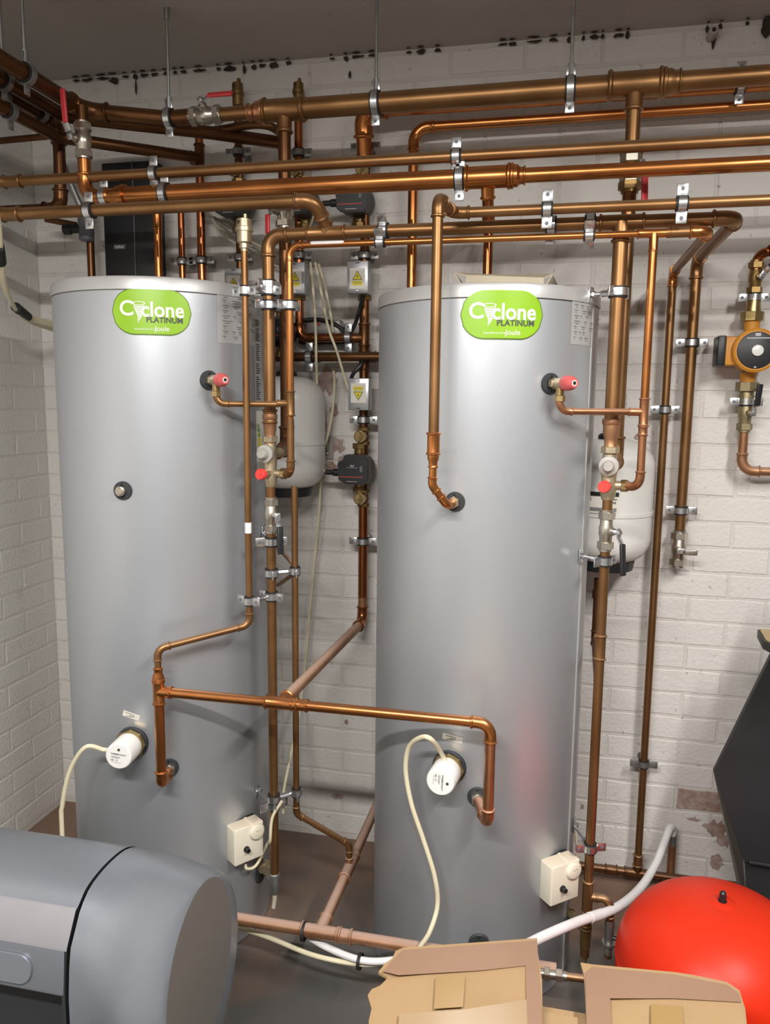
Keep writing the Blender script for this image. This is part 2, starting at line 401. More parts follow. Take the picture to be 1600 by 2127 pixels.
def brickwork(wall, matn, place, length0, length1, rot, bare=()):
    BM = [mesh_from(brick_mesh(BL-JT, s), 'brick', matn, 12) for s in range(8)]
    BMb = mesh_from(brick_mesh(BL-JT, 99), 'brick', 'brick_bare', 12)
    cand = []
    nrow = int(ZC/CO)+1
    for r_ in range(-1, nrow):
        z = .017 + CO*(r_+.5)
        if z < .02 or z > ZC-.02: continue
        x = length0 + (0 if r_ % 2 else -BL/2)
        while x < length1:
            a, b_ = max(x, length0), min(x+BL, length1)
            if b_-a > .04:
                p = place((a+b_)/2, z); u, v = pix(p); dep = (p-ORG).dot(fw)
                vis = dep > .1 and -40 < u < 1640 and -30 < v < 2160 and not tank_cover(p)
                if vis and v > 1960 : vis = False
                cand.append((0 if vis else 1, dep, p, (b_-a)/BL, u, v))
            x += BL
    cand.sort(key=lambda c: (c[0], c[1]))
    rest = B()
    for k, (hid, dep, p, s, u, v) in enumerate(cand):
        isb = any(x0 < u < x1 and y0 < v < y1 for x0, y0, x1, y1 in bare)
        if not hid and k < 300:
            o = bpy.data.objects.new('brick', BMb if isb else BM[random.randrange(8)]); COL.objects.link(o); o.parent = wall
            o.location = p; o.rotation_euler = (0, 0, rot); o.scale = (s, random.uniform(.7, 1.3)*(.6 if rot else 1), 1)
        else:
            bm2 = brick_mesh((BL)*s-JT, random.randrange(1000))
            bmesh.ops.transform(bm2, matrix=Matrix.Translation(p) @ Matrix.Rotation(rot, 4, 'Z'), verts=bm2.verts[:])
            me = bpy.data.meshes.new('tmp'); bm2.to_mesh(me); bm2.free(); rest.from_mesh(me); bpy.data.meshes.remove(me)
    o = part(wall, 'brickwork', rest, matn, sharp=12); o['kind'] = 'stuff'
brickwork(wall_back, 'brick_paint', lambda s, z: V(s, YW, z), XL, 2.8, 0, bare=((1355, 1640, 1500, 1700), (1455, 1700, 1520, 1750)))
brickwork(wall_left, 'brick_paint_left', lambda s, z: V(XL, s, z), 1.0, YW, PI/2)

# crumbled joint between ceiling and back wall
def blob(bm, c, X, Yv, w, h, n=9, seed=0, off=V(0, -.002, 0)):
    rnd = random.Random(seed); c = Vector(c)+off
    ring = [bm.verts.new(c + X*(w*.5*math.cos(2*PI*k/n)*rnd.uniform(.6, 1.2)) + Yv*(h*.5*math.sin(2*PI*k/n)*rnd.uniform(.5, 1.3))) for k in range(n)]
    bm.faces.new(ring)
sb = B(); rnd = random.Random(3)
for x, w, h in ((160, .05, .01), (182, .08, .012), (215, .1, .012), (237, .06, .03), (262, .04, .012), (282, .03, .02), (300, .05, .012), (322, .04, .015), (345, .03, .012), (365, .03, .012), (382, .04, .014), (415, .07, .012),
                (455, .03, .014), (478, .07, .022), (508, .02, .03), (528, .035, .02), (545, .04, .014), (570, .05, .024), (600, .03, .014), (690, .03, .01), (720, .03, .02), (742, .07, .01), (775, .05, .01), (850, .03, .012), (875, .05, .014), (910, .04, .014),
                (1045, .05, .012), (1065, .04, .016), (1110, .08, .010), (1150, .05, .012), (1183, .03, .02), (1212, .02, .016), (1235, .05, .014), (1252, .02, .016), (1285, .05, .018), (1304, .02, .026), (1470, .02, .03), (1497, .02, .018), (1552, .02, .014), (1595, .06, .05)):
    X = xat(x, YW-.008, ZC-.012)
    blob(sb, (X, YW-.0085, ZC-.006-h*.4), EX, EZ, w*.62, h*.95, 11, rnd.random())
    blob(sb, (X, YW-.02, ZC-.001), EX, EY, w*.5, .012, 9, rnd.random(), V(0, 0, -.002))
for x, y, w, h in ((283, 182, .008, .05), (1483, 83, .012, .06), (727, 155, .008, .03)):
    blob(sb, at(x, y, Y=YW-.0085), EX, EZ, w, h, 8, x)
o = part(wall_back, 'crumbled_joint', sb, 'hole', 'dark crumbled gaps along the ceiling joint'); 
# a cut pipe stub in the wall near the ceiling
ps = at(1476, 80, Y=YW)
t = thing('pipe_stub', 'short painted-over pipe stub poking from the wall under the ceiling', 'pipe stub', ps)
part(t, 'stub', lathe(B(), ps+V(0, .02, 0), -EY, [(0, .013), (.07, .013), (.075, .011)], 14), 'plaster_bit')
part(t, 'bore', lathe(B(), ps+V(0, -.054, 0), -EY, [(0, .006), (.0018, .006)], 12), 'hole')

# ------------------------------------------------------------------ hot water cylinders
def cylinder(C, Hh, label):
    t = thing('hot_water_cylinder', label, 'water cylinder', C, 'hot water cylinders')
    part(t, 'body', lathe(B(), C, EZ, [(0, TR-.01), (.004, TR-.002), (.03, TR-.002), (.034, TR), (Hh-.036, TR)], 96, False), 'tank_grey')
    part(t, 'lid', lathe(B(), C, EZ, [(Hh-.036, TR), (Hh-.036, TR-.002), (Hh-.033, TR-.003), (Hh-.033, TR+.003), (Hh-.008, TR+.003), (Hh-.002, TR), (Hh, TR-.01), (Hh+.002, 0.001)], 96), 'tank_lid')
    return t
tank1 = cylinder(C1, H1, 'silver-grey hot water cylinder standing in the corner between two brick walls')
tank2 = cylinder(C2, H2, 'silver-grey hot water cylinder with a flattened box lying on its lid')
def stadium(w, h, n=14):
    r_ = h/2; out = []
    for k in range(n+1): a = -PI/2+PI*k/n; out.append((w/2-r_+r_*math.cos(a), r_*math.sin(a)))
    for k in range(n+1): a = PI/2+PI*k/n; out.append((-w/2+r_+r_*math.cos(a), r_*math.sin(a)))
    return out
def badge(t, C, x, y):
    p, n0 = tank_hit(x, y, C); z0 = p.z
    def slab(w, h, R, m, name, par):
        bm = B(); pts = stadium(w, h, 16); nx = 28; cols = []
        for k in range(nx+1):       # columns so that the plate follows the curve
            s = -w/2+w*k/nx; dx = max(0, abs(s)-(w/2-h/2)); hh = math.sqrt(max(1e-8, (h/2)**2-dx*dx)); f = on_tank(C, n0, z0, R); g_ = on_tank(C, n0, z0, TR-.001)
            cols.append((bm.verts.new(f(s, -hh)), bm.verts.new(f(s, hh)), bm.verts.new(g_(s, -hh)), bm.verts.new(g_(s, hh))))
        for a, b_ in zip(cols, cols[1:]):
            bm.faces.new((a[0], b_[0], b_[1], a[1])); bm.faces.new((a[1], b_[1], b_[3], a[3])); bm.faces.new((a[2], b_[2], b_[0], a[0]))
        return part(par, name, bm, m)
    rim = slab(.189, .110, TR+.002, 'badge_rim', 'badge', t); rim['label'] = 'green oval maker badge'
    slab(.184, .105, TR+.0032, 'badge_green', 'badge_face', rim)
    def put(bm, dx, dy, m, name='lettering', R=TR+.0042):
        f = on_tank(C, n0, z0, R); remap(bm, lambda x_, y_: f(x_+dx, y_+dy)); part(rim, name, bm, m)
    put(text_bm('C', .050, .0009), -.058, .006, 'print_white')
    put(text_bm('clone', .050, .0011, sx=.92), .026, .004, 'print_white')
    put(text_bm('PLATINUM', .0185, .0004, sx=.97), .030, -.0195, 'print_dark')
    put(text_bm('manufactured by', .0075), -.016, -.041, 'print_white')
    put(text_bm('Joule', .017, .0001), .024, -.040, 'print_white')
    pol = []; yy = .013
    for k, (w, dx) in enumerate(((.026, 0), (.024, 0), (.021, .0005), (.0175, .001), (.014, .0012), (.010, .001), (.0065, -.0005), (.003, -.0025))):
        h_ = .0034
        pol.append([(-w/2+dx, yy), (-w*.3+dx, yy-.0025), (w*.3+dx, yy-.0025), (w/2+dx, yy), (w/2*.93+dx, yy-h_), (w*.28+dx, yy-h_-.0028), (-w*.28+dx, yy-h_-.0028), (-w/2*.93+dx, yy-h_)]); yy -= .0049
    bm = poly_bm(pol)
    ring = []
    for k in range(20):
        a, b_ = 2*PI*k/20, 2*PI*(k+1)/20
        ring.append([(math.cos(a)*.0145, .017+math.sin(a)*.0052), (math.cos(b_)*.0145, .017+math.sin(b_)*.0052), (math.cos(b_)*.0115, .0172+math.sin(b_)*.0033), (math.cos(a)*.0115, .0172+math.sin(a)*.0033)])
    for p_ in ring: bm.faces.new([bm.verts.new((x_, y_, 0)) for x_, y_ in p_])
    put(bm, -.0285, .002, 'print_white', 'tornado_mark')
badge(tank1, C1, 315, 648); badge(tank2, C2, 1044, 653)
def curved_patch(t, C, n0, z0, w, h, m, name, R=TR+.0008, nx=12):
    f = on_tank(C, n0, z0, R); bm = B(); cs = [(bm.verts.new(f(-w/2+w*k/nx, -h/2)), bm.verts.new(f(-w/2+w*k/nx, h/2))) for k in range(nx+1)]
    for a, b_ in zip(cs, cs[1:]): bm.faces.new((a[0], b_[0], b_[1], a[1]))
    return part(t, name, bm, m)
def diagram(t, C, x0, x1, y0, y1, m='sticker_clear'):
    p, n0 = tank_hit((x0+x1)/2, (y0+y1)/2, C); a = tank_hit(x0, (y0+y1)/2, C)[1]; b_ = tank_hit(x1, (y0+y1)/2, C)[1]
    w = TR*a.angle(b_); h = tank_hit((x0+x1)/2, y0, C)[0].z - tank_hit((x0+x1)/2, y1, C)[0].z
    s = curved_patch(t, C, n0, p.z, w, h, m, 'sticker')
    rnd = random.Random(5); pol = []
    for k in range(9):
        y = h*(.38-.095*k); x = -w*.40
        for q in range(3):
            l = rnd.uniform(.06, .2)*w; pol.append(rect(x, y, x+l, y+.0022)); pol.append(rect(x+.004, y-.005, x+l*.7, y-.003)); x += l+rnd.uniform(.05, .2)*w
            if x > w*.3: break
    bm = poly_bm(pol); f = on_tank(C, n0, p.z, TR+.0016); remap(bm, f); part(s, 'print', bm, 'print_grey')
    return s
diagram(tank1, C1, 463, 538, 606, 716)
diagram(tank2, C2, 1193, 1236, 600, 718)
def text_strip(t, C, x, y0, y1, w, m='sticker_clear'):
    p, n0 = tank_hit(x, (y0+y1)/2, C); h = tank_hit(x, y0, C)[0].z-tank_hit(x, y1, C)[0].z
    s = curved_patch(t, C, n0, p.z, w, h, m, 'sticker', nx=4); rnd = random.Random(9); pol = []; y = h/2-.01
    while y > -h/2+.01:
        if rnd.random() < .87: pol.append(rect(-w*.32, y, -w*.32+w*rnd.uniform(.35, .6), y+.0028))
        y -= .0058
    bm = poly_bm(pol); remap(bm, on_tank(C, n0, p.z, TR+.0016)); part(s, 'print', bm, 'print_dark')
text_strip(tank1, C1, 536, 660, 838, .05); 
# energy label
p, n0 = tank_hit(541, 925, C1); s = curved_patch(tank1, C1, n0, p.z, .06, .19, 'sticker_white', 'sticker', nx=4)
for k, m_ in enumerate(('sticker_green', 'sticker_green', 'badge_green', 'sticker_yellow', 'sticker_yellow', 'sticker_red', 'sticker_red')):
    bm = poly_bm([rect(-.02, .05-.013*k, -.012+.004*k, .06-.013*k)]); remap(bm, on_tank(C1, n0, p.z, TR+.0018)); part(s, 'print', bm, m_)
for t_, C, x, y, rot, w in ((tank1, C1, 273, 1486, -.27, .046), (tank2, C2, 940, 1533, -.09, .050)):
    p, n0 = tank_hit(x, y, C); f = on_tank(C, n0, p.z, TR+.001); c_, s_ = math.cos(rot), math.sin(rot)
    q = lambda X, Y, f=f, c_=c_, s_=s_: f(X*c_-Y*s_, X*s_+Y*c_)
    st = part(t_, 'sticker', remap(poly_bm([rect(-w/2, -.008, 0, .008), rect(0, -.008, w/2, .008)]), q), 'sticker_white', 'small cream serial sticker')
    f2 = on_tank(C, n0, p.z, TR+.0018); q2 = lambda X, Y: f2(X*c_-Y*s_, X*s_+Y*c_)
    part(st, 'print', remap(poly_bm([rect(-.017, .003, .008, .0045), rect(-.006, -.002, .010, 0), rect(-.014, -.0055, .004, -.004)]), q2), 'print_grey')
def grommet(t, C, x, y, r=.0235):
    p, n = tank_hit(x, y, C); part(t, 'grommet', lathe(B(), p-n*.006, n, [(0, r), (.010, r), (.0125, r*.93), (.0125, r*.55), (.008, r*.5)], 28), 'grommet', 'black rubber grommet'); return p, n
# capped boss on the corner cylinder
p, n = grommet(tank1, C1, 256, 1019)
bs = part(tank1, 'boss', lathe(B(), p, n, [(0, .0125), (.02, .0125), (.021, .011), (.021, .007), (.016, .0065)], 20), 'nickel', 'pale brass threaded boss')
part(bs, 'bore', lathe(B(), p+n*.0165, n, [(0, .0066), (.0006, .0066)], 14), 'hole')
grommet(tank2, C2, 995, 1958, .026)

ps_, ns_ = tank_hit(1226, 800, C2)
part(tank2, 'seam', box(B(), V(ps_.x, ps_.y, (H2-.04)/2)+ns_*.0005, .012, .003, H2-.045, V(-ns_.y, ns_.x, 0), ns_, EZ), 'tank_lid')
pe = B()
for k, (x, y, w, h) in enumerate(((682, 790, .07, .09), (694, 850, .03, .05), (668, 880, .04, .08), (700, 925, .06, .05), (720, 955, .07, .035), (690, 968, .05, .03), (1488, 1722, .075, .06), (1505, 1745, .05, .05), (1440, 1702, .05, .012), (1490, 1790, .05, .05), (1330, 640, .02, .03), (1345, 655, .012, .012), (1330, 905, .04, .02), (1210, 1676, .012, .02), (700, 1655, .04, .02), (720, 1500, .015, .02))):
    blob(pe, at(x, y, Y=YW-.0046), EX, EZ, w, h, 17, 40+k, V(0, 0, 0))
part(wall_back, 'peeled_patch', pe, 'brick_bare', 'patches where the white paint has peeled')
# ------------------------------------------------------------------ pipe clips
def clip_parts(t, p, axis, r, ear, out, m='zinc', wide=.017, ears=True, gap=None):
    a = Vector(axis).normalized(); e = Vector(ear).normalized(); o_ = Vector(out).normalized()
    part(t, 'rubber_lining', lathe(B(), p, a, [(-.0125, r), (-.0125, r+.0045), (.0125, r+.0045), (.0125, r)], 20, False), 'rubber')
    part(t, 'band', lathe(B(), p, a, [(-wide/2, r+.001), (-wide/2, r+.007), (wide/2, r+.007), (wide/2, r+.001)], 20, False), m)
    if ears:
        for s in (-1, 1):
            c = Vector(p) + e*(s*(r+.017)) + o_*.002
            bm = box(B(), c, .026, .004, wide+.006, e, o_, a, .0015); pe = part(t, 'ear', bm, m)
            part(pe, 'screw', lathe(B(), c+e*(s*.002)+o_*.002, o_, [(0, .0045), (.001, .0045), (.0014, .0015)], 10), 'grey_plastic')
def clip(p, axis, r, ear, out, where, wall=None, m='zinc', name='pipe_clip'):
    p = Vector(p); t = thing(name, 'zinc rubber-lined pipe clip '+where, 'pipe clip', p, 'pipe clips')
    clip_parts(t, p, axis, r, ear, out, m)
    if wall is not None:
        w = Vector(wall); d = (w-p).normalized()
        part(t, 'stud', sweep(B(), [p+d*(r+.004), w], .004, 8), m); part(t, 'backplate', lathe(B(), w-d*.005, d, [(0, .014), (.005, .014)], 14), m)
    return t
def tank_bracket(p, r, hit, where, axis=EZ):
    p = Vector(p); q, n = hit; t = thing('tank_bracket', 'zinc stand-off bracket '+where, 'pipe bracket', p, 'stand-off brackets')
    q = Vector((q.x, q.y, p.z)); d = (q-p).normalized()
    clip_parts(t, p, axis, r, d.cross(EZ).normalized(), -d, ears=True)
    part(t, 'stud', sweep(B(), [p+d*(r+.003), q], .0042, 10), 'zinc')
    part(t, 'socket', lathe(B(), p+d*(r+.006), d, [(0, .008), (.018, .008)], 8), 'zinc')
    bm = B(); nut(bm, q+n*.010, n, .0085, .007); part(t, 'nut', bm, 'zinc')
    X, Yv, n_ = frame(n); part(t, 'backplate', box(B(), q+n*.003, .024, .036, .004, X, Yv, n_, .001), 'zinc')
    return t
def link_bracket(p1, r1, p2, r2, where, axis=EZ):
    p1, p2 = Vector(p1), Vector(p2); d = (p2-p1).normalized(); t = thing('linked_clips', 'paired zinc clips '+where, 'pipe bracket', p1, 'stand-off brackets')
    e = d.cross(Vector(axis)).normalized()
    clip_parts(t, p1, axis, r1, e, -d); clip_parts(t, p2, axis, r2, e, -d)
    part(t, 'stud', sweep(B(), [p1+d*(r1+.003), p2-d*(r2+.003)], .0045, 10), 'zinc')
    m_ = (p1+p2)/2; part(t, 'socket', sweep(B(), [m_-d*.012, m_+d*.012], .0075, 8), 'zinc')

# ------------------------------------------------------------------ overhead copper
YA, YA2, YC, YE, YF, YG, YH = 2.12, 2.38, 1.98, 1.86, 1.92, 1.89, 1.86
ZA = at(650, 224, Y=YA).z; ZA2 = at(1250, 193, Y=YA2).z
def A(x): return V(xat(x, YA, ZA), YA, ZA)
t = thing('header_pipe', 'thick brown copper header pipe hung on rods under the ceiling', 'copper pipe', A(900), 'overhead copper pipework')
pipe(t, A(628), A(1268), .0265, 'copper_dull')
tee(t, (A(1262)+A(1378))/2, EX, -EZ, .0275, .0178, 'copper_dull', (A(1378)-A(1262)).length/2, .062)
reducer(t, A(1378), A(1415), .0272, .0225, 'copper_dull')
pipe(t, A(1415), V(2.8, YA, ZA), .0225, 'copper_dull')
tee(t, (A(548)+A(634))/2, EX, -EZ, .0255, .0178, 'copper_dull', (A(634)-A(548)).length/2, .060)
reducer(t, A(548), A(515), .0245, .0178, 'copper_pink')
pipe(t, A(515), A(462), .0178, 'copper_dull')
# drop on the first tee
XD1 = xat(593, YA, at(593, 300, Y=YA).z)
t = thing('cold_drop_pipe', 'dark copper drop pipe behind the corner cylinder mains pipe', 'copper pipe', V(XD1, YA, 2), 'overhead copper pipework')
XD1 = ((A(548)+A(634))/2).x
zb = zat(930, XD1, YA)
m1X = -.726
run(t, [V(XD1, YA, ZA-.058), V(XD1, YA, zb), V(m1X+.01, YF+.03, zb-.004)], .0172, 'copper_dark', .04)
t2 = (A(1262)+A(1378))/2; XD2 = t2.x
m2X = .1255
t = thing('cold_drop_pipe', 'dark copper drop pipe behind the box-topped cylinder mains pipe', 'copper pipe', V(XD2, YA, 2), 'overhead copper pipework')
zb2 = zat(955, XD2, YA)
run(t, [V(XD2, YA, ZA-.058), V(XD2, YA, zb2), V(m2X+.01, YF+.03, zb2-.004)], .0172, 'copper_dull', .04)
# pipe behind and below the header, feeding a wall column
XC1 = at(757, 700, Y=2.42).x
def A2(x): return V(xat(x, YA2, ZA2), YA2, ZA2)
t = thing('header_pipe', 'brown copper header running behind and below the rod-hung header', 'copper pipe', A2(1000), 'overhead copper pipework')
run(t, [V(2.8, YA2, ZA2), V(XC1, YA2, ZA2), V(XC1, 2.42, zat(345, XC1, 2.42))], .024, 'copper_orange', .045)
# pipe with elbow dropping behind cylinder two
YB = 2.43; XB = at(857, 450, Y=YB).x; ZB = at(1250, 240, Y=YB).z
t = thing('wall_pipe', 'brown copper pipe turning down the wall behind the box-topped cylinder', 'copper pipe', V(XB, YB, 2), 'overhead copper pipework')
run(t, [V(2.8, YB, ZB), V(XB, YB, ZB), V(XB, YB, 1.0)], .0148, 'copper_orange', .045)
# C and D
ZC_ = at(948, 325, Y=YC).z; ZD = at(800, 379, Y=YC).z
def Cp(x): return V(xat(x, YC, ZC_), YC, ZC_)
def Dp(x): return V(xat(x, YC, ZD), YC, ZD)
t = thing('overhead_pipe', 'tan copper pipe running just above the shiny thick copper pipe', 'copper pipe', Cp(700), 'overhead copper pipework')
pipe(t, V(XL, YC, ZC_), V(2.8, YC, ZC_), .0138, 'copper_dull'); sleeve(t, Cp(8), Cp(45), .0138, 'copper_dull')
t = thing('overhead_pipe', 'shiny orange copper pipe with a bulged tee above the box-topped cylinder', 'copper pipe', Dp(700), 'overhead copper pipework')
XV = at(175, 345, Y=YC).x
pipe(t, Dp(258), Dp(970), .0222, 'copper_orange')
tee(t, (Dp(965)+Dp(1062))/2, EX, V(0, .45, -.9), .0228, .0142, 'copper_orange', (Dp(1062)-Dp(965)).length/2, .05)
reducer(t, Dp(1062), Dp(1092), .0232, .0172, 'copper_orange'); pipe(t, Dp(1092), V(2.8, YC, ZD), .0172, 'copper_orange')
reducer(t, Dp(262), Dp(222), .0228, .0175, 'copper_orange')
zvt = zat(332, XV, YC)
run(t, [Dp(224), V(XV, YC, ZD), V(XV, YC, zvt)], .0168, 'copper_orange', .04)
pipe(t, Dp(300), Dp(340), .0228, 'copper_orange', 'sleeve')
# branch of that tee back to the wall and down
pt = (Dp(965)+Dp(1062))/2 + V(0, .02, -.045); XT = at(1015, 480, Y=2.40).x
t = thing('wall_pipe', 'copper branch dropping from the bulged tee to the wall behind the box', 'copper pipe', pt, 'overhead copper pipework')
run(t, [pt+V(0, -.004, .008), pt+V(.0, .045, -.055), V(XT, 2.40, zat(440, XT, 2.40)), V(XT, 2.40, 1.5)], .0142, 'copper_red', .03)
# E to F
ZE = at(200, 437, Y=YE).z
def Ep(x): return V(xat(x, YE, ZE), YE, ZE)
ZF = at(900, 476, Y=YF).z; ZG = at(900, 500, Y=YG).z
def Fp(x): return V(xat(x, YF, ZF), YF, ZF)
def Gp(x): return V(xat(x, YG, ZG), YG, ZG)
t = thing('overhead_pipe', 'tan copper pipe bending down into the long pipe above the cylinders', 'copper pipe', Ep(300), 'overhead copper pipework')
ee = Ep(653); run(t, [V(XL, YE, ZE), ee, V(ee.x+.012, YF-.012, ZF+.018)], .0152, 'copper_dull', .034)
sleeve(t, Ep(5), Ep(42), .0152, 'copper_dull')
t = thing('overhead_pipe', 'long tan copper pipe feeding both cylinders across their tops', 'copper pipe', Fp(900), 'overhead copper pipework')
XW1 = .372; XW2 = .309
fe = V(XW1, YF, ZF); m1 = V(m1X, YF, ZF)
z1b = zat(890, m1X, YF)
run(t, [V(m1X, YF, z1b), m1, fe, V(XW1, 2.44, ZF), V(XW1, 2.44, zat(1100, XW1, 2.44))], .0150, 'copper_dull', .034)
tee(t, V(ee.x+.012, YF, ZF), EX, V(0, -.3, 1), .0150, .0150, 'copper_dull', .05, .03)
reducer(t, V(m1X, YF, zat(860, m1X, YF)), V(m1X, YF, zat(925, m1X, YF)), .0150, .0120, 'copper_dusty')
sleeve(t, V(m1X, YF, zat(880, m1X, YF)), V(m1X, YF, zat(850, m1X, YF)), .0150, 'copper_dull')
tee(t, V(m2X, YF, ZF), EX, -EZ, .0150, .0168, 'copper_dull', .05, .045)
t = thing('mains_pipe', 'thick tan copper riser beside the box-topped cylinder above its valve', 'copper pipe', V(m2X, YF, 1.6), 'mains risers')
pipe(t, V(m2X, YF, ZF-.03), V(m2X, YF, zat(880, m2X, YF)), .0172, 'copper_dull')
reducer(t, V(m2X, YF, zat(870, m2X, YF)), V(m2X, YF, zat(935, m2X, YF)), .0172, .0130, 'copper_dusty')
# G with its drops
G1 = V(at(603, 800, Y=YG).x, YG, ZG); G2 = V(at(1347, 700, Y=YG).x, YG, ZG)
z980 = zat(980, G1.x, YG)
t = thing('discharge_pipe', 'narrow copper discharge pipe running under the long feed pipe', 'copper pipe', Gp(900), 'discharge pipework')
XT1 = G1.x
run(t, [V(XT1, YG, z980+.0), G1, Gp(1335)], .0078, 'copper_orange', .028)
pipe(t, V(XT1, YG, zat(838, XT1, YG)), V(XT1, YG, zat(580, XT1, YG)), .0094, 'copper_orange')
part(t, 'paint_mark', sweep(B(), [Gp(642)+V(0, -.0035, .0022), Gp(650)+V(0, -.0035, .0022), Gp(712)+V(0, -.0035, .0022), Gp(722)+V(0, -.0035, .0022)], [.002, .0052, .005, .002], 12), 'white_hose', 'white paint smear')
tee(t, V(XT1, YG, zat(838, XT1, YG)), EZ, -EX, .0094, .0075, 'copper_dull', .032, .034)
tee(t, V(G2.x, YG, ZG), EX, -EZ, .0088, .0085, 'copper_orange', .036, .04)
gx = V(XW2, YG, ZG)
run(t, [Gp(1385), gx, V(XW2, 2.44, ZG), V(XW2, 2.44, zat(1790, XW2, 2.44))], .0114, 'copper_dull', .026, 'copper_orange')
t = thing('discharge_pipe', 'narrow bright copper drop from the discharge pipe beside the box-topped cylinder', 'copper pipe', V(G2.x, YG, 1.5), 'discharge pipework')
zt2 = zat(856, G2.x, YG); z1003 = zat(1004, G2.x, YG)
pipe(t, V(G2.x, YG, ZG-.03), V(G2.x, YG, zt2), .0094, 'copper_orange')
tee(t, V(G2.x, YG, zt2), EZ, -EX, .0094, .0080, 'copper_pink', .032, .034)
# H
ZH = at(1250, 430, Y=YH).z; YHv = 1.715; XH = at(905, 700, Y=YHv).x
t = thing('overhead_pipe', 'tan copper pipe turning down the front of the box-topped cylinder', 'copper pipe', V(XH, YHv, 1.7), 'overhead copper pipework')
zk = zat(935, XH, YHv)
run(t, [V(2.8, YH, ZH), V(XH+.012, YH, ZH), V(XH, YHv, ZH), V(XH, YHv, zk)], .0118, 'copper_dull', .026)
sleeve(t, V(XH, YHv, zat(898, XH, YHv)), V(XH, YHv, zat(945, XH, YHv)), .0125, 'copper_orange')
ph, nh = grommet(tank2, C2, 946, 1042)
reducer(t, V(XH, YHv, zat(938, XH, YHv)), V(XH, YHv, zat(972, XH, YHv)), .0118, .0088, 'copper_orange')
eb = V(XH-.001, YHv, zat(1008, XH, YHv)); tip = ph+nh*.022
mid = tip + nh*.05
run(t, [V(XH, YHv, zat(968, XH, YHv)), eb, mid, tip], .0088, 'copper_orange', .02)
part(t, 'union_nut', nut(B(), ph+nh*.018, nh, .0145, .016), 'bronze_pale')

# ------------------------------------------------------------------ valves and fittings
def lever(t, p, axis, out, L_, m, tilt=0.0, w=.017, cl=.4):
    """a flat bent lever: stem nut at p, arm along axis, standing off along out"""
    a = Vector(axis).normalized(); o_ = Vector(out).normalized(); s = a.cross(o_).normalized()
    hd = part(t, 'handle', sweep(B(), [p, p+o_*.014], [.007, .007], 8), 'zinc')
    bm = B(); pth = [p+o_*.012-a*.008, p+o_*.012+a*.012, p+o_*(.022)+a*(L_*.3)]
    for q0, q1 in zip(pth, pth[1:]):
        d = (q1-q0).normalized(); box(bm, (q0+q1)/2, (q1-q0).length+.003, w*.9, .003, d, s, d.cross(s).normalized(), .0008)
    part(hd, 'arm', bm, 'zinc')
    q0 = pth[-1]-a*.006; q1 = q0 + a*(L_*.72) + o_*tilt
    d = (q1-q0).normalized(); bm = box(B(), (q0+q1)/2, (q1-q0).length, w, .008, d, s, d.cross(s).normalized(), .003, 3)
    part(hd, 'grip', bm, m)
    bm = B(); nut(bm, p+o_*.015, o_, .0065, .006); part(hd, 'nut', bm, 'zinc')
def ball_valve(p, axis, r, L_, label, stem, arm, mgrip, La=.09, body='nickel', tilt=0, group='ball valves', cat='valve'):
    p = Vector(p); a = Vector(axis).normalized(); t = thing('ball_valve', label, cat, p, group)
    part(t, 'body', lathe(B(), p, a, [(-L_*.34, r*1.1), (-L_*.3, r*1.22), (-L_*.16, r*1.25), (-L_*.1, r*1.42), (L_*.1, r*1.42), (L_*.16, r*1.25), (L_*.3, r*1.22), (L_*.34, r*1.1)], 20), body)
    for s in (-1, 1):
        bm = B(); nut(bm, p+a*(s*L_*.40), a, r*1.62, L_*.2, 6); part(t, 'union_nut', bm, body)
        part(t, 'spigot', sweep(B(), [p+a*(s*L_*.48), p+a*(s*L_*.56)], r*1.25, 14), body)
    o_ = Vector(stem).normalized(); part(t, 'stem', lathe(B(), p, o_, [(0, r*.8), (r*1.9, r*.72), (r*1.9, r*.5), (r*2.2, r*.5)], 12), body)
    lever(t, p+o_*(r*2.0), arm, o_, La, mgrip, tilt)
    return t
# valve in the header, red lever
pv = A(428)
ball_valve(pv, EX, .0165, .085, 'nickel ball valve with red lever in the rod-hung header', V(0, -.75, .65), EX, 'red_plastic', .10)
ha = A(345); hb = at(175, 230, Z=2.335)
t = thing('header_pipe', 'dark copper pipe coming along the ceiling and bending into the red lever valve', 'copper pipe', ha, 'overhead copper pipework')
run(t, [A(404), ha, hb, V(hb.x+.005, .9, 2.335)], .0205, 'copper_dark', .05, plain=(1,))
hb2 = at(150, 250, Z=2.335); XC2 = at(622, 600, Y=2.42).x
t = thing('header_pipe', 'dark copper pipe slanting from the ceiling bundle to the wall pumps', 'copper pipe', hb2, 'overhead copper pipework')
ed = at(600, 299, Y=2.40)
run(t, [V(hb2.x, .9, 2.335), V(hb2.x, hb2.y-.03, 2.335), at(430, 275, Y=2.28), ed], .0185, 'copper_dark', .06, plain=(1, 2))
hc = at(108, 250, Z=2.335)
t = thing('header_pipe', 'lower dark copper pipe of the ceiling bundle turning down the wall', 'copper pipe', hc, 'overhead copper pipework')
XLc = at(113, 350, Y=hc.y).x
run(t, [V(hc.x, .9, 2.335), V(hc.x, hc.y+.03, 2.335), V(hc.x-.004, hc.y+.03, zat(434, hc.x, hc.y+.03)), V(XL, hc.y+.03, zat(434, hc.x, hc.y+.03))], .0175, 'copper_dark', .035)
hd_ = at(120, 285, Z=2.275)
t = thing('header_pipe', 'lowest dark copper pipe slanting from the ceiling bundle behind the header', 'copper pipe', hd_, 'overhead copper pipework')
run(t, [V(hd_.x, .9, 2.275), hd_, at(408, 327, Y=2.38)], .0165, 'copper_dark', .05, plain=(1,))
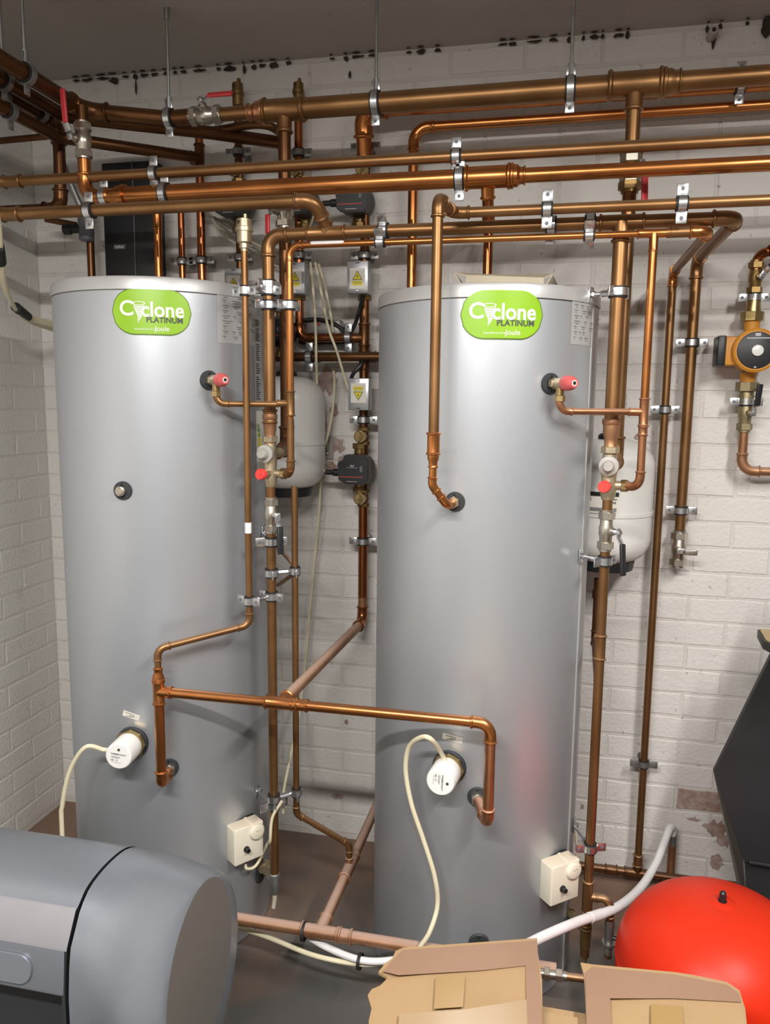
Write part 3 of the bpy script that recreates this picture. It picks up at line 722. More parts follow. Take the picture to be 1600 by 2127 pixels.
# thin pipe on the left wall
q = at(100, 283, Y=2.2)
t = thing('wall_pipe', 'thin dark copper pipe running to the left wall', 'copper pipe', q, 'overhead copper pipework')
run(t, [V(XL, q.y, q.z-.006), q], .0095, 'copper_dark')
# hanger rods
def hanger(x, Y, Z, r, label, Xf=None):
    X = Xf if Xf is not None else xat(x, Y, Z); p = V(X, Y, Z); t = thing('hanger_rod', label, 'hanger rod', p, 'ceiling hanger rods')
    part(t, 'rod', sweep(B(), [p+V(0, 0, r+.02), V(X, Y, ZC)], .0042, 8), 'zinc_dull')
    part(t, 'socket', sweep(B(), [p+V(0, 0, r+.004), p+V(0, 0, r+.034)], .0078, 8), 'zinc_dull')
    part(t, 'ceiling_socket', sweep(B(), [V(X, Y, ZC-.03), V(X, Y, ZC)], .008, 8), 'zinc_dull')
    clip_parts(t, p, EX, r, EZ, -EY, ears=True)
    return t
hanger(781, YA, ZA, .0265, 'ceiling rod and clip holding the thick header between the cylinders')
hanger(1185, YA, ZA, .0265, 'ceiling rod and clip holding the thick header above the box-topped cylinder')
hanger(352, YA, ZA, .0205, 'ceiling rod and clip holding the header beside the red lever valve')
for x_, pp, rr, lb in ((65, V(hb.x+.003, at(68, 152, Z=2.335).y, 2.335), .0205, 'ceiling rod and clip holding the outer dark bundle pipe'), (18, V(hb2.x, at(18, 166, Z=2.335).y, 2.335), .0185, 'ceiling rod and clip holding the inner dark bundle pipe')):
    t = thing('hanger_rod', lb, 'hanger rod', pp, 'ceiling hanger rods')
    part(t, 'rod', sweep(B(), [pp+V(0, 0, rr+.02), V(pp.x, pp.y, ZC)], .0042, 8), 'zinc_dull'); part(t, 'socket', sweep(B(), [pp+V(0, 0, rr+.004), pp+V(0, 0, rr+.034)], .0078, 8), 'zinc_dull')
    clip_parts(t, pp, EY, rr, EZ, V(1, -.3, 0), 'zinc_dull')
for pp, rr, lb in ((V(hc.x, at(84, 236, Z=2.335).y, 2.335), .0175, 'where a bundle pipe turns down the left wall'), (V(hd_.x, at(10, 232, Z=2.275).y, 2.275), .0165, 'on the lowest pipe of the ceiling bundle')):
    clip(pp, EY, rr, EZ, V(1, -.3, 0), lb, m='zinc_dull')
# upright valve, red lever, above the shiny pipe's elbow
pv = V(XV, YC, zat(292, XV, YC))
ball_valve(pv, EZ, .0155, .085, 'nickel ball valve with upright red lever by the ceiling pipe bundle', V(-.28, -.95, 0), V(-.02, -.06, 1), 'red_plastic', .115, tilt=0)
t = thing('feed_pipe', 'short copper pipe above the upright red lever valve', 'copper pipe', pv, 'overhead copper pipework')
pipe(t, pv+V(0, 0, .045), V(XV, YC, 2.31), .0155, 'copper_dark')
# valve on the drop at the corner cylinder (red lever half hidden) and on the right hand drop
ball_valve(V(XD1, YA, zat(440, XD1, YA)), EZ, .0172, .08, 'nickel ball valve with red lever behind the tan elbow', V(-.6, -.8, 0), -EZ, 'red_plastic', .07)
pv = V(XD2, YA, zat(350, XD2, YA))
ball_valve(pv, EZ, .0175, .105, 'dark ball valve with hanging red lever behind the box-topped cylinder drop', V(.5, -.85, 0), V(0.04, -.02, -1), 'red_plastic', .105, body='brass_dark')
bm = B(); nut(bm, V(XD2, YA, zat(328, XD2, YA)), EZ, .027, .024); nut(bm, V(XD2, YA, zat(368, XD2, YA)), EZ, .026, .024)
t = thing('union_nuts', 'pale nickel union nuts above the hanging red lever valve', 'union nut', V(XD2, YA, zat(328, XD2, YA))); part(t, 'nut', bm, 'nickel')

# clips on overhead pipes
clip(Cp(320), EX, .0138, EZ, -EY, 'on the tan pipe nearer the upright red lever')
clip(Cp(948), EX, .0138, EZ, -EY, 'on the tan pipe just above the bulged tee')
clip(Dp(955), EX, .0222, EZ, -EY, 'on the shiny pipe where it meets the bulged tee')
clip(Dp(343), EX, .0222, EZ, -EY, 'on the thick part of the shiny pipe')
clip(Dp(218), EX, .0172, EZ, V(-.3, -1, 0), 'on the narrow start of the shiny pipe')
clip(Ep(186), EX, .0152, EZ, -EY, 'on the tan pipe over the black control panel')
clip(V(xat(1137, YH, ZH), YH, ZH), EX, .0118, EZ, -EY, 'on the tan pipe above the flattened box')
clip(V(xat(1417, YH, ZH), YH, ZH), EX, .0118, EZ, -EY, 'on the tan pipe where the wall pipes turn back')
clip(Fp(1145), EX, .0150, EZ, -EY, 'on the long feed pipe over the flattened box')
clip(A2(1538), EX, .024, EZ, -EY, 'on the header running behind the rod-hung header')
link_bracket(Fp(797), .0150, V(Gp(790).x, YG, ZG), .0078, 'tying the discharge pipe to the feed pipe between the cylinders', EX)
link_bracket(Fp(1226), .0150, V(Gp(1224).x, YG, ZG), .0078, 'tying the discharge pipe to the feed pipe over the box-topped cylinder', EX)

# ------------------------------------------------------------------ temperature relief valves on the cylinders
def relief_valve(tank, C, x, y, tee_x, tee_y, X_t, label, plabel, m):
    p, n = grommet(tank, C, x, y, .0245)
    ax = (n*1.0 + V(.25, -.15, 0)).normalized() if False else n
    t = thing('relief_valve', label, 'relief valve', p, 'temperature relief valves')
    bm = B(); nut(bm, p+n*.016, n, .0135, .014); lathe(bm, p, n, [(.0, .0105), (.028, .0105), (.03, .013), (.052, .013), (.054, .011)], 16)
    part(t, 'body', bm, 'bronze_pale')
    q = p+n*.038
    bm = B(); lathe(bm, q, -EZ, [(0, .0095), (.03, .0095)], 14); nut(bm, q-EZ*.034, EZ, .0125, .014); part(t, 'outlet', bm, 'brass')
    cp = part(t, 'cap', lathe(B(), p, n, [(.053, .0155), (.058, .017), (.075, .0165), (.083, .0135), (.088, .0105), (.088, .007)], 18), 'red_faded')
    part(cp, 'cap_end', lathe(B(), p, n, [(.087, .0075), (.0885, .0065)], 14), 'sticker_white'); part(cp, 'cap_screw', lathe(B(), p, n, [(.0882, .0045), (.09, .0035)], 12), 'black_plastic')
    t2 = thing('relief_pipe', plabel, 'copper pipe', q, 'temperature relief pipes')
    zz = tee_y; run(t2, [q-EZ*.035, V(q.x, q.y, zz), V(X_t-.03, YG, zz)], .0075, m, .022)
relief_valve(tank1, C1, 434, 790, 0, zat(840, XT1, YG), XT1, 'brass relief valve with red cap on the corner cylinder', 'copper relief pipe from the corner cylinder crossing its mains pipe', 'copper_dull')
relief_valve(tank2, C2, 1143, 797, 0, zt2, G2.x, 'brass relief valve with red cap on the box-topped cylinder', 'pink copper relief pipe from the box-topped cylinder crossing its riser', 'copper_pink')

# ------------------------------------------------------------------ inlet control groups on the risers
def inlet_group(X, yk, yr, ynut, yD, XD, label, rp):
    zk = zat(yk, X, YF); zr = zat(yr, X, YF); p = V(X, YF, zk); o_ = V(-.12, -1, 0).normalized()
    t = thing('inlet_control_valve', label, 'valve', p, 'inlet control valves')
    bm = B(); lathe(bm, V(X, YF, zr-.035), EZ, [(0, rp*1.1), (.01, rp*1.35), (.03, rp*1.5), (.045, rp*1.3), (zk-zr+.02, rp*1.5), (zk-zr+.06, rp*1.3), (zk-zr+.062, rp*1.1)], 18)
    lathe(bm, p, o_, [(0, .017), (.022, .017)], 18); lathe(bm, V(X, YF, zr), V(-.3, -1, 0), [(0, .013), (.03, .013)], 14); lathe(bm, V(X, YF, zr), EX, [(0, .011), (.03, .011)], 14)
    lathe(bm, p, V(.3, .9, 0), [(0, .014), (.04, .014)], 14)
    part(t, 'body', bm, 'bronze_pale')
    bm = B(); nut(bm, V(X, YF, zk+.036), EZ, .0215, .016); part(t, 'union_nut', bm, 'bronze_pale')
    bm = B(); nut(bm, V(X+.036, YF, zr), EX, .0145, .016); part(t, 'union_nut', bm, 'brass')
    c = part(t, 'grey_cap', lathe(B(), p, o_, [(.02, .0215), (.024, .0235), (.033, .0225), (.035, .014), (.052, .0125), (.055, .010), (.055, .006)], 24), 'grey_cap')
    part(c, 'adjuster', lathe(B(), p, o_, [(.0535, .0062), (.0548, .0062)], 12), 'grey_plastic')
    ro = V(-.3, -1, 0).normalized(); c = part(t, 'red_cap', lathe(B(), V(X, YF, zr), ro, [(.028, .0125), (.034, .0145), (.045, .0145), (.048, .0125), (.047, .009), (.043, .0085)], 20), 'red_cap')
    part(c, 'arrow_slot', lathe(B(), V(X, YF, zr), ro, [(.0435, .006), (.0462, .0055), (.0465, .002)], 14), 'sticker_red')
    return zr, V(X+.04, YF, zr)
zr1, q1 = inlet_group(m1X, 941, 983, 0, 0, 0, 'inlet control valve with grey and red caps beside the corner cylinder', .012)
t = thing('discharge_pipe', 'narrow copper discharge pipe joining the corner cylinder inlet valve', 'copper pipe', q1, 'discharge pipework')
run(t, [V(XT1, YG, zat(870, XT1, YG)), V(XT1, YG, zr1), V(q1.x, q1.y, zr1)], .0092, 'copper_dull', .026)
zr2, q2 = inlet_group(m2X, 966, 1008, 0, 0, 0, 'inlet control valve with grey and red caps beside the box-topped cylinder', .013)
t = thing('discharge_pipe', 'narrow copper discharge pipe joining the box-topped cylinder inlet valve', 'copper pipe', q2, 'discharge pipework')
run(t, [V(G2.x, YG, zt2-.02), V(G2.x, YG, zr2), V(q2.x, q2.y, zr2)], .0092, 'copper_pink', .026)
sleeve(t, V(G2.x, YG, zat(905, G2.x, YG)), V(G2.x, YG, zat(885, G2.x, YG)), .0092, 'copper_pink')

# lower riser, cylinder one
def zm1(y): return V(m1X, YF, zat(y, m1X, YF))
def zm2(y): return V(m2X, YF, zat(y, m2X, YF))
t = thing('mains_pipe', 'brown copper riser up the side of the corner cylinder below its valves', 'copper pipe', zm1(1500), 'mains risers')
pipe(t, zm1(1000), zm1(1830), .0122, 'copper_dull')
ball_valve(zm1(1070), EZ, .0122, .085, 'nickel ball valve with black lever beside the corner cylinder', V(.75, -.65, 0), V(.06, -.1, -1), 'black_plastic', .10)
t2 = thing('feed_valve', 'dull grey fitting joining the riser to the foot of the corner cylinder', 'valve', zm1(1830))
pb, nb = grommet(tank1, C1, 540, 1815, .026)
e1 = zm1(1828)
d_ = (V(e1.x, e1.y, 0)-V(pb.x, pb.y, 0)).normalized(); qb = V(pb.x, pb.y, e1.z)
bm = lathe(B(), qb, d_, [(0, .015), (.012, .015), (.012, .012), (.05, .012)], 16); nut(bm, qb+d_*.034, d_, .0205, .020); sweep(bm, [qb, e1], .0135, 14); part(t2, 'inlet', bm, 'bronze_pale')
part(t2, 'body', lathe(B(), e1, EZ, [(-.04, .010), (-.035, .0135), (.012, .015), (.02, .015), (.022, .0125)], 16), 'zinc_dull')
part(t2, 'drain_spout', sweep(B(), [e1-EZ*.036, e1-EZ*.055, e1-EZ*.085-EX*.004], [.008, .0065, .006], 12), 'cable_grey')

# lower riser, cylinder two
t = thing('mains_pipe', 'brown copper riser up the side of the box-topped cylinder below its valves', 'copper pipe', zm2(1500), 'mains risers')
pipe(t, zm2(1030), zm2(1860), .0118, 'copper_dull'); sleeve(t, zm2(1318), zm2(1370), .0118, 'copper_dull', k=1.1)
ball_valve(zm2(1102), EZ, .0122, .09, 'nickel ball valve with black lever beside the box-topped cylinder', V(.75, -.65, 0), V(.06, -.1, -1), 'black_plastic', .105)
zt = zm2(1862)
tee(t, zt, EZ, EX, .0118, .0095, 'copper_dull', .045, .026)
pipe(t, zm2(1880), zm2(1985), .0116, 'copper_dull')
run(t, [zt+EX*.02, zt+EX*.055+V(0, -.004, .004), zt+V(.058, -.004, -.055), zt+V(.058, -.002, -.16)], .0092, 'copper_dull', .02)
sleeve(t, zm2(1905), zm2(1930), .0118, 'copper_dull')
pb, nb = grommet(tank2, C2, 1178, 1905, .026)
t2 = thing('feed_valve', 'dull brass drain fitting at the foot of the box-topped cylinder', 'valve', zm2(1930))
e2 = zm2(1935); qb = V(pb.x, pb.y, e2.z); d_ = (e2-qb).normalized()
bm = lathe(B(), qb, d_, [(0, .014), (.015, .014), (.015, .011), (.04, .011)], 16); sweep(bm, [qb, e2], .0105, 14); part(t2, 'inlet', bm, 'solder_green')
part(t2, 'body', lathe(B(), e2, EZ, [(-.05, .009), (-.045, .013), (.012, .0145), (.02, .0145), (.022, .0122)], 16), 'brass_dark')
part(t2, 'drain_spout', sweep(B(), [e2-EZ*.045, e2-EZ*.055, e2-EZ*.09], [.010, .007, .006], 12), 'brass')
# small dark tap on that branch
tp = zt+V(.058, -.003, -.10)
t2 = thing('drain_tap', 'small dark drain tap on the side branch beside the red vessel', 'tap', tp)
part(t2, 'body', lathe(B(), tp, EZ, [(-.05, .009), (-.02, .011), (.02, .011), (.035, .013), (.045, .012)], 14), 'zinc_dull'); part(t2, 'handle', lathe(B(), tp, V(.9, -.3, 0), [(0, .006), (.03, .005), (.03, .009), (.042, .009)], 10), 'black_plastic')
part(t2, 'flange', lathe(B(), tp-EZ*.022, EZ, [(0, .018), (.006, .018)], 12), 'zinc_dull')

# brackets from cylinders and between pipes
tank_bracket(zm1(592), .0150, tank_hit(500, 598, C1), 'from the corner cylinder lid to its mains pipe')
tank_bracket(zm1(1125), .0122, tank_hit(545, 1118, C1), 'at mid height of the corner cylinder')
tank_bracket(zm1(1672), .0122, tank_hit(534, 1668, C1), 'above the corner cylinder thermostat')
tank_bracket(zm2(607), .0172, tank_hit(1226, 605, C2), 'at the lid of the box-topped cylinder')
tank_bracket(zm2(1165), .0118, tank_hit(1205, 1160, C2), 'at mid height of the box-topped cylinder')
tank_bracket(zm2(1760), .0118, tank_hit(1190, 1740, C2), 'above the thermostat of the box-topped cylinder')

# ------------------------------------------------------------------ vent pipe and the link between the cylinder fronts
YL = 1.70; ZL = .819; YV = 1.84
XVp = at(513, 900, Y=YV).x
XL1 = at(330, 1440, Y=YL).x; XL2 = at(1018, 1560, Y=YL).x
zs = at(522, 1298, Y=YV).z
t = thing('vent_pipe', 'narrow tan copper pipe with an air vent on top passing the corner cylinder lid', 'copper pipe', V(XVp, YV, 1.5))
za = at(330, 1365, Y=YL).z
run(t, [V(XVp, YV, zat(515, XVp, YV)), V(XVp, YV, zs), V(XL1, YL, zs-.035), V(XL1, YL, ZL+.035)], .0084, 'copper_dull', .024)
part(t, 'paint_mark', sweep(B(), [V(XVp, YV-.0004, zat(1085, XVp, YV)), V(XVp, YV-.0004, zat(1107, XVp, YV))], .0086, 14), 'white_plastic', 'dab of white paint')
t = thing('link_pipe', 'bright copper pipe linking the fronts of both cylinders', 'copper pipe', V(-.6, YL, ZL))
reducer(t, V(XL1, YL, ZL+.022), V(XL1, YL, ZL+.062), .0128, .0095, 'copper_orange')
tee(t, V(XL1, YL, ZL), EZ, EX, .0126, .0122, 'copper_orange', .034, .036)
xt_ = xat(585, YL, ZL)
run(t, [V(XL1, YL, ZL), V(XL2, YL, ZL), V(XL2, YL, .70)], .0122, 'copper_orange', .03)
tee(t, V(xt_, YL, ZL), EX, EY, .0134, .0142, 'copper_orange', .042, .04)
sleeve(t, V(xat(605, YL, ZL), YL, ZL), V(xat(640, YL, ZL), YL, ZL), .0124, 'copper_orange')
for tk, C, Xp, gx, gy, lb in ((tank1, C1, XL1, 352, 1594, 'first'), (tank2, C2, XL2, 992, 1654, 'second')):
    p, n = grommet(tk, C, gx, gy, .0245)
    run(t, [V(Xp, YL, ZL-.03), V(Xp, YL, p.z-.012), p+n*.01], .0124, 'copper_orange' if tk is tank1 else 'copper_pink', .02)
    bm = B(); nut(bm, p+n*.014, n, .0165, .018); part(t, 'union_nut', bm, 'nickel')
# run from the link back to the wall pump column
YCW = 2.42
zw = ZL+.002
t = thing('return_pipe', 'dusty copper pipe running back to the wall from the link pipe', 'copper pipe', V(xt_, 2.1, ZL))
run(t, [V(xt_, YL+.03, ZL), V(XC1, YCW, zw), V(XC1, YCW, zat(1050, XC1, YCW))], .0148, 'copper_dusty', .035, 'copper_red')
pipe(t, V(XC1, YCW, zat(1050, XC1, YCW)), V(XC1, YCW, zat(1240, XC1, YCW)), .0151, 'copper_red')
# AAV on the vent pipe
def air_vent(p, s, label, m='brass', fat=1.0):
    t = thing('air_vent', label, 'air vent', p, 'automatic air vents')
    part(t, 'body', lathe(B(), p, EZ, [(h_, r_*fat) for h_, r_ in ((0, .008*s), (.008*s, .008*s), (.008*s, .011*s), (.02*s, .011*s), (.024*s, .016*s), (.052*s, .0165*s), (.053*s, .0195*s), (.064*s, .0195*s), (.066*s, .017*s), (.086*s, .016*s), (.088*s, .013*s))], 20), m)
    bm = B(); nut(bm, p+EZ*.012*s, EZ, .0125*s, .012*s); part(t, 'nut', bm, m)
    part(t, 'cap', lathe(B(), p+EZ*.086*s+EX*.004*s, EZ, [(0, .006*s), (.014*s, .0055*s)], 12), m)
    part(t, 'orifice', lathe(B(), p+V(-.006*s*fat, -.0145*s*fat, .076*s), V(-.3, -1, 0), [(0, .0045*s), (.003*s, .0045*s)], 10), 'hole')
air_vent(V(XVp, YV, zat(522, XVp, YV)), .86, 'brass automatic air vent on the narrow pipe by the corner cylinder', 'bronze_pale', 1.28)
link_bracket(V(XVp, YV, zat(604, XVp, YV)), .0084, zm1(604), .0150, 'tying the vent pipe to the corner mains pipe at the lid')
link_bracket(V(XVp, YV, zat(1248, XVp, YV)), .0084, zm1(1238), .0122, 'tying the vent pipe to the corner riser below its lever')
link_bracket(zm1(634), .0150, V(XT1, YG, zat(634, XT1, YG)), .0094, 'tying the discharge pipe to the corner mains pipe')

# ------------------------------------------------------------------ lower discharge pipe and floor pipes
ZB_ = .21; YBt = at(660, 1935, Z=ZB_).y; XBr = (at(660, 1935, Z=ZB_).x + at(775, 1700, Z=ZB_).x)/2
XDd = at(613, 1200, Y=1.95).x
zq = zat(1690, XDd, 1.95); jb = at(727, 1790, X=XBr+.002)
t = thing('discharge_pipe', 'long narrow brown copper discharge pipe dropping between the cylinders to the floor', 'copper pipe', V(XDd, 1.95, .8), 'discharge pipework')
jt = V(XBr, jb.y, ZB_+.07)
run(t, [V(XDd, 1.95, zat(1010, XDd, 1.95)), V(XDd, 1.95, zq), jt, V(XBr, jb.y, ZB_+.012)], .0086, 'copper_dull', .022)
t = thing('floor_pipe', 'dusty copper pipe along the floor with a branch to the wall between the cylinders', 'copper pipe', V(XBr, YBt, ZB_))
xa = xat(300, YBt, ZB_); xb = .05
pipe(t, V(xa, YBt, ZB_), V(xb, YBt, ZB_), .0152, 'copper_dusty'); tee(t, V(XBr, YBt, ZB_), EX, EY, .0152, .0145, 'copper_dusty', .05, .055)
sleeve(t, V(XBr+.05, YBt, ZB_), V(XBr+.085, YBt, ZB_), .0152, 'copper_dusty')
pipe(t, V(XBr, YBt, ZB_), V(XBr, YW, ZB_), .0145, 'copper_dusty'); tee(t, V(XBr, jb.y, ZB_), EY, EZ, .0145, .0086, 'copper_dusty', .06, .03)
# clip between riser and discharge pipe
link_bracket(zm1(1190), .0122, V(XDd, 1.95, zat(1186, XDd, 1.95)), .0086, 'tying the long discharge pipe to the corner riser')
link_bracket(zm1(1658), .0122, V(XDd, 1.95, zat(1645, XDd, 1.95)), .0086, 'tying the long discharge pipe to the corner riser near the floor')
t = thing('support_stay', 'slanting brown stay propping the discharge pipe clip from the wall', 'stay', V(m1X, 2.2, 1.1))
part(t, 'bar', sweep(B(), [V(XDd, 1.965, zat(1183, XDd, 1.95)), at(572, 1130, Y=2.2)], .006, 10), 'copper_dusty'); part(t, 'bar', sweep(B(), [V(XDd, 1.965, zat(1190, XDd, 1.95)), at(578, 1215, Y=2.2)], .006, 10), 'copper_dusty')

# wall pipes on the right
p = V(XW1, 2.44, zat(1140, XW1, 2.44))
ball_valve(p, EZ, .0152, .10, 'nickel valve with flat tap handle closing the thick wall pipe', -EY, EX, 'nickel', .05)
clip(V(XW1, 2.44, zat(712, XW1, 2.44)), EZ, .0150, EX, -EY, 'on the thick wall pipe above its closing valve', V(XW1, YW, zat(712, XW1, 2.44)))
clip(V(XW1, 2.44, zat(1060, XW1, 2.44)), EZ, .0150, EX, -EY, 'just over the closing valve of the thick wall pipe', V(XW1, YW, zat(1060, XW1, 2.44)))
clip(V(XW2, 2.44, zat(851, XW2, 2.44)), EZ, .0114, EX, -EY, 'on the narrow wall pipe level with the orange pump', V(XW2, YW, zat(851, XW2, 2.44)))
clip(V(XW2, 2.44, zat(1586, XW2, 2.44)), EZ, .0114, EX, -EY, 'low on the narrow wall pipe', V(XW2, YW, zat(1586, XW2, 2.44)), 'zinc_dull')
t = thing('floor_pipe', 'rusty copper pipe lying along the wall foot behind the riser', 'copper pipe', V(XW2, 2.43, .05))
sleeve(t, V(XW2, 2.44, .115), V(XW2, 2.44, .075), .0125, 'copper_dull'); tee(t, V(XW2, 2.44, .05), EX, EZ, .0135, .0120, 'copper_dark', .04, .03)
pipe(t, V(XW2-.25, 2.44, .05), V(XW2+.7, 2.44, .05), .0132, 'copper_dark'); sleeve(t, V(XW2-.10, 2.44, .05), V(XW2-.06, 2.44, .05), .0132, 'copper_dark')

# ------------------------------------------------------------------ wall columns with pumps and junction boxes
def junction_box(x, y, Y, w, h, d, label, flip=False):
    p = at(x, y, Y=Y); X, Yv, n = frame(-EY); t = thing('junction_box', label, 'electrical box', p, 'electrical junction boxes')
    part(t, 'case', box(B(), p+EY*(d/2), w, d, h, EX, EY, EZ, .002), 'box_steel')
    part(t, 'cover', box(B(), p-EY*.001, w*.97, .003, h*.97, EX, EY, EZ, .001), 'box_steel')
    f = on_plane(p-EY*.0032, EX, EZ); s = -1 if flip else 1
    st = part(t, 'warning_sticker', remap(poly_bm([rect(-w*.36, -.034*s if s > 0 else -.026, w*.36, .026 if s > 0 else .034)]), f), 'sticker_white', 'warning sticker')
    f2 = on_plane(p-EY*.0036, EX, EZ); f3 = on_plane(p-EY*.004, EX, EZ); f4 = on_plane(p-EY*.0044, EX, EZ)
    part(st, 'triangle_edge', remap(poly_bm([[(-.0155, -.008*s), (.0155, -.008*s), (0, .0195*s)]]), f2), 'print_dark')
    part(st, 'triangle', remap(poly_bm([[(-.0125, -.0062*s), (.0125, -.0062*s), (0, .0158*s)]]), f3), 'sticker_yellow')
    part(st, 'bolt_mark', remap(poly_bm([[(.0015, .010*s), (-.003, .002*s), (0, .003*s), (-.0012, -.0045*s), (.003, .0045*s), (.0003, .0036*s)]]), f4), 'print_dark')
    part(st, 'yellow_panel', remap(poly_bm([rect(-.0155, -.024*s, .0155, -.011*s)]), f2), 'sticker_yellow')
    part(st, 'print', remap(poly_bm([rect(-.013, (-.0155)*s, .013, (-.0145)*s), rect(-.013, -.0195*s, .013, -.0185*s)]), f3), 'print_grey')
    part(t, 'cover_screw', lathe(B(), p-EY*.002+EZ*(-s*h*.42), -EY, [(0, .004), (.003, .0035)], 10), 'zinc')
    part(t, 'cover_slot', box(B(), p-EY*.002+EZ*(s*h*.44), .012, .003, .0025), 'hole')
    return p
def wet_pump(p, label, s=1.0, plug=-1):
    """black circulator: brass-flanged volute at the back, square black head in front with a plug at its side"""
    p = Vector(p); t = thing('circulator_pump', label, 'pump', p, 'black circulator pumps')
    part(t, 'volute', lathe(B(), p+EY*.03, -EY, [(-.02, .03), (0, .045), (.03, .05), (.06, .046)], 24), 'black_metal')
    bm = B()
    o8 = [(-.05, -.035), (-.05, .026), (-.034, .026), (-.030, .046), (.035, .046), (.048, .034), (.048, -.028), (.036, -.046), (-.030, -.046), (-.036, -.035)]
    prism(bm, [p+V(x*s, -.035, z*s) for x, z in o8], V(0, -.045, 0)); bmesh.ops.bevel(bm, geom=bm.edges[:], offset=.003, segments=2, affect='EDGES')
    hd = part(t, 'control_head', bm, 'black_plastic')
    f = on_plane(p-EY*.0806, EX, EZ)
    part(hd, 'red_stripe', remap(poly_bm([rect(-.046*s, -.0235*s, .030*s, -.0215*s)]), f), 'sticker_red')
    part(hd, 'print', remap(poly_bm([rect(-.022*s, .006*s, .012*s, .0072*s), [(-.009*s, .0095*s), (-.002*s, .0095*s), (.003*s, .0155*s), (0, .0155*s), (-.004*s, .0118*s), (-.008*s, .0155*s), (-.0105*s, .0145*s)], rect(-.022*s, -.0375*s, .012*s, -.036*s)]), f), 'sticker_clear')
    part(hd, 'button_panel', remap(poly_bm([rect(.020*s, -.006*s, .028*s, .012*s)]), f), 'grey_plastic')
    pg = part(t, 'plug', sweep(B(), [p+V(-.048*s, -.055, -.012*s), p+V(-.072*s, -.055, -.012*s), p+V(-.075*s, -.055, -.012*s), p+V(-.098*s, -.055, -.012*s)], [.0125, .0115, .0085, .008], 12), 'black_plastic')
    part(pg, 'knob', sweep(B(), [p+V(-.048*s, -.05, .012*s), p+V(-.058*s, -.05, .012*s)], .007, 10), 'black_plastic')
    for sg in (-1, 1):
        bm = B(); lathe(bm, p+EZ*(sg*.055), EZ, [(-.012, .018), (.012, .018)], 16); nut(bm, p+EZ*(sg*.070), EZ, .0245, .018, 8); part(t, 'union_nut', bm, 'brass_dark')
    return t
def gate_valve(p, label):
    p = Vector(p); t = thing('pump_valve', label, 'valve', p, 'brass pump valves')
    part(t, 'body', lathe(B(), p, EZ, [(-.03, .015), (-.027, .02), (-.018, .02), (-.014, .0155), (.014, .0155), (.018, .02), (.027, .02), (.03, .015)], 8), 'brass_dark')
    k = part(t, 'cap', lathe(B(), p, V(-.15, -1, 0), [(0, .014), (.022, .014), (.024, .019), (.036, .019), (.038, .015), (.032, .009), (.032, .005)], 18), 'brass')
    part(k, 'slot', box(B(), p+V(-.006, -.0365, 0), .02, .004, .004, V(.7, 0, .7), EY, V(-.7, 0, .7)), 'brass_dark')
def zc(y, X, Y=YCW): return V(X, Y, zat(y, X, Y))
XC3 = at(497, 400, Y=YCW).x
# column one (between the cylinders)
t = thing('pump_column_pipe', 'dark copper column on the wall between the cylinders carrying two pumps', 'copper pipe', zc(700, XC1))
pipe(t, zc(345, XC1), zc(1050, XC1), .0148, 'copper_dark')
tee(t, zc(702, XC1), EZ, -EX, .0148, .0135, 'copper_dark', .045, .04); tee(t, zc(742, XC1), EZ, EX, .0150, .0145, 'copper_dark', .04, .04)
clip(zc(305, XC1), EZ, .0160, EX, -EY, 'on the column under the header elbow', V(XC1, YW, zc(305, XC1).z), 'zinc_dull')
gate_valve(zc(356, XC1), 'brass pump valve above the upper pump between the cylinders')
wet_pump(zc(420, XC1)+V(-.02, 0, 0), 'black circulator pump high on the wall over the gap between cylinders')
clip(zc(531, XC1), EZ, .0150, EX, -EY, 'above the upright warning box', V(XC1, YW, zc(531, XC1).z), 'zinc_dull')
junction_box(743, 576, YCW-.06, .066, .096, .045, 'grey junction box with upright warning triangle near the box-topped cylinder lid')
bm = B(); nut(bm, zc(618, XC1), EZ, .022, .02); t = thing('union_nut', 'brass union nut under the upright warning box', 'union nut', zc(618, XC1), 'brass union nuts'); part(t, 'nut', bm, 'brass_dark')
junction_box(745, 819, YCW-.06, .066, .098, .045, 'grey junction box with upside-down warning triangle between the cylinders', True)
clip(zc(872, XC1), EZ, .0150, EX, -EY, 'below the upside-down warning box', V(XC1, YW, zc(872, XC1).z))
gate_valve(zc(906, XC1), 'brass pump valve above the lower pump between the cylinders')
wet_pump(zc(972, XC1)+V(-.012, 0, 0), 'black circulator pump low on the wall between the cylinders', 1.0)
gate_valve(zc(1034, XC1), 'brass pump valve under the lower pump between the cylinders')
clip(zc(1124, XC1), EZ, .0151, EX, -EY, 'on the red-brown pipe under the lower pump', V(XC1, YW, zc(1124, XC1).z))
# column two
t = thing('pump_column_pipe', 'dark copper column on the wall behind the corner mains pipe', 'copper pipe', zc(600, XC2))
zl = zc(702, XC2).z
run(t, [zc(215, XC2), V(XC2, YCW, zl), V(XC1-.03, YCW, zl)], .0135, 'copper_red', .03)
clip(zc(318, XC2), EZ, .0135, EX, -EY, 'on the middle pump column above its pump', V(XC2, YW, zc(318, XC2).z), 'zinc_dull')
gate_valve(zc(358, XC2), 'brass pump valve behind the shiny pipe on the middle pump column')
wet_pump(zc(425, XC2)+V(.02, .0, 0), 'black circulator pump half hidden behind the tan elbow')
clip(zc(531, XC2), EZ, .0135, EX, -EY, 'on the middle pump column above its warning box', V(XC2, YW, zc(531, XC2).z), 'zinc_dull')
junction_box(613, 578, YCW-.06, .062, .096, .045, 'grey junction box half hidden behind the narrow discharge pipe')
bm = B(); nut(bm, zc(618, XC2), EZ, .021, .02); t = thing('union_nut', 'brass union nut under the half hidden warning box', 'union nut', zc(618, XC2), 'brass union nuts'); part(t, 'nut', bm, 'brass_dark')
air_vent(zc(232, XC2), .95, 'dark brass air vent behind the thick header tee', 'brass_dark')
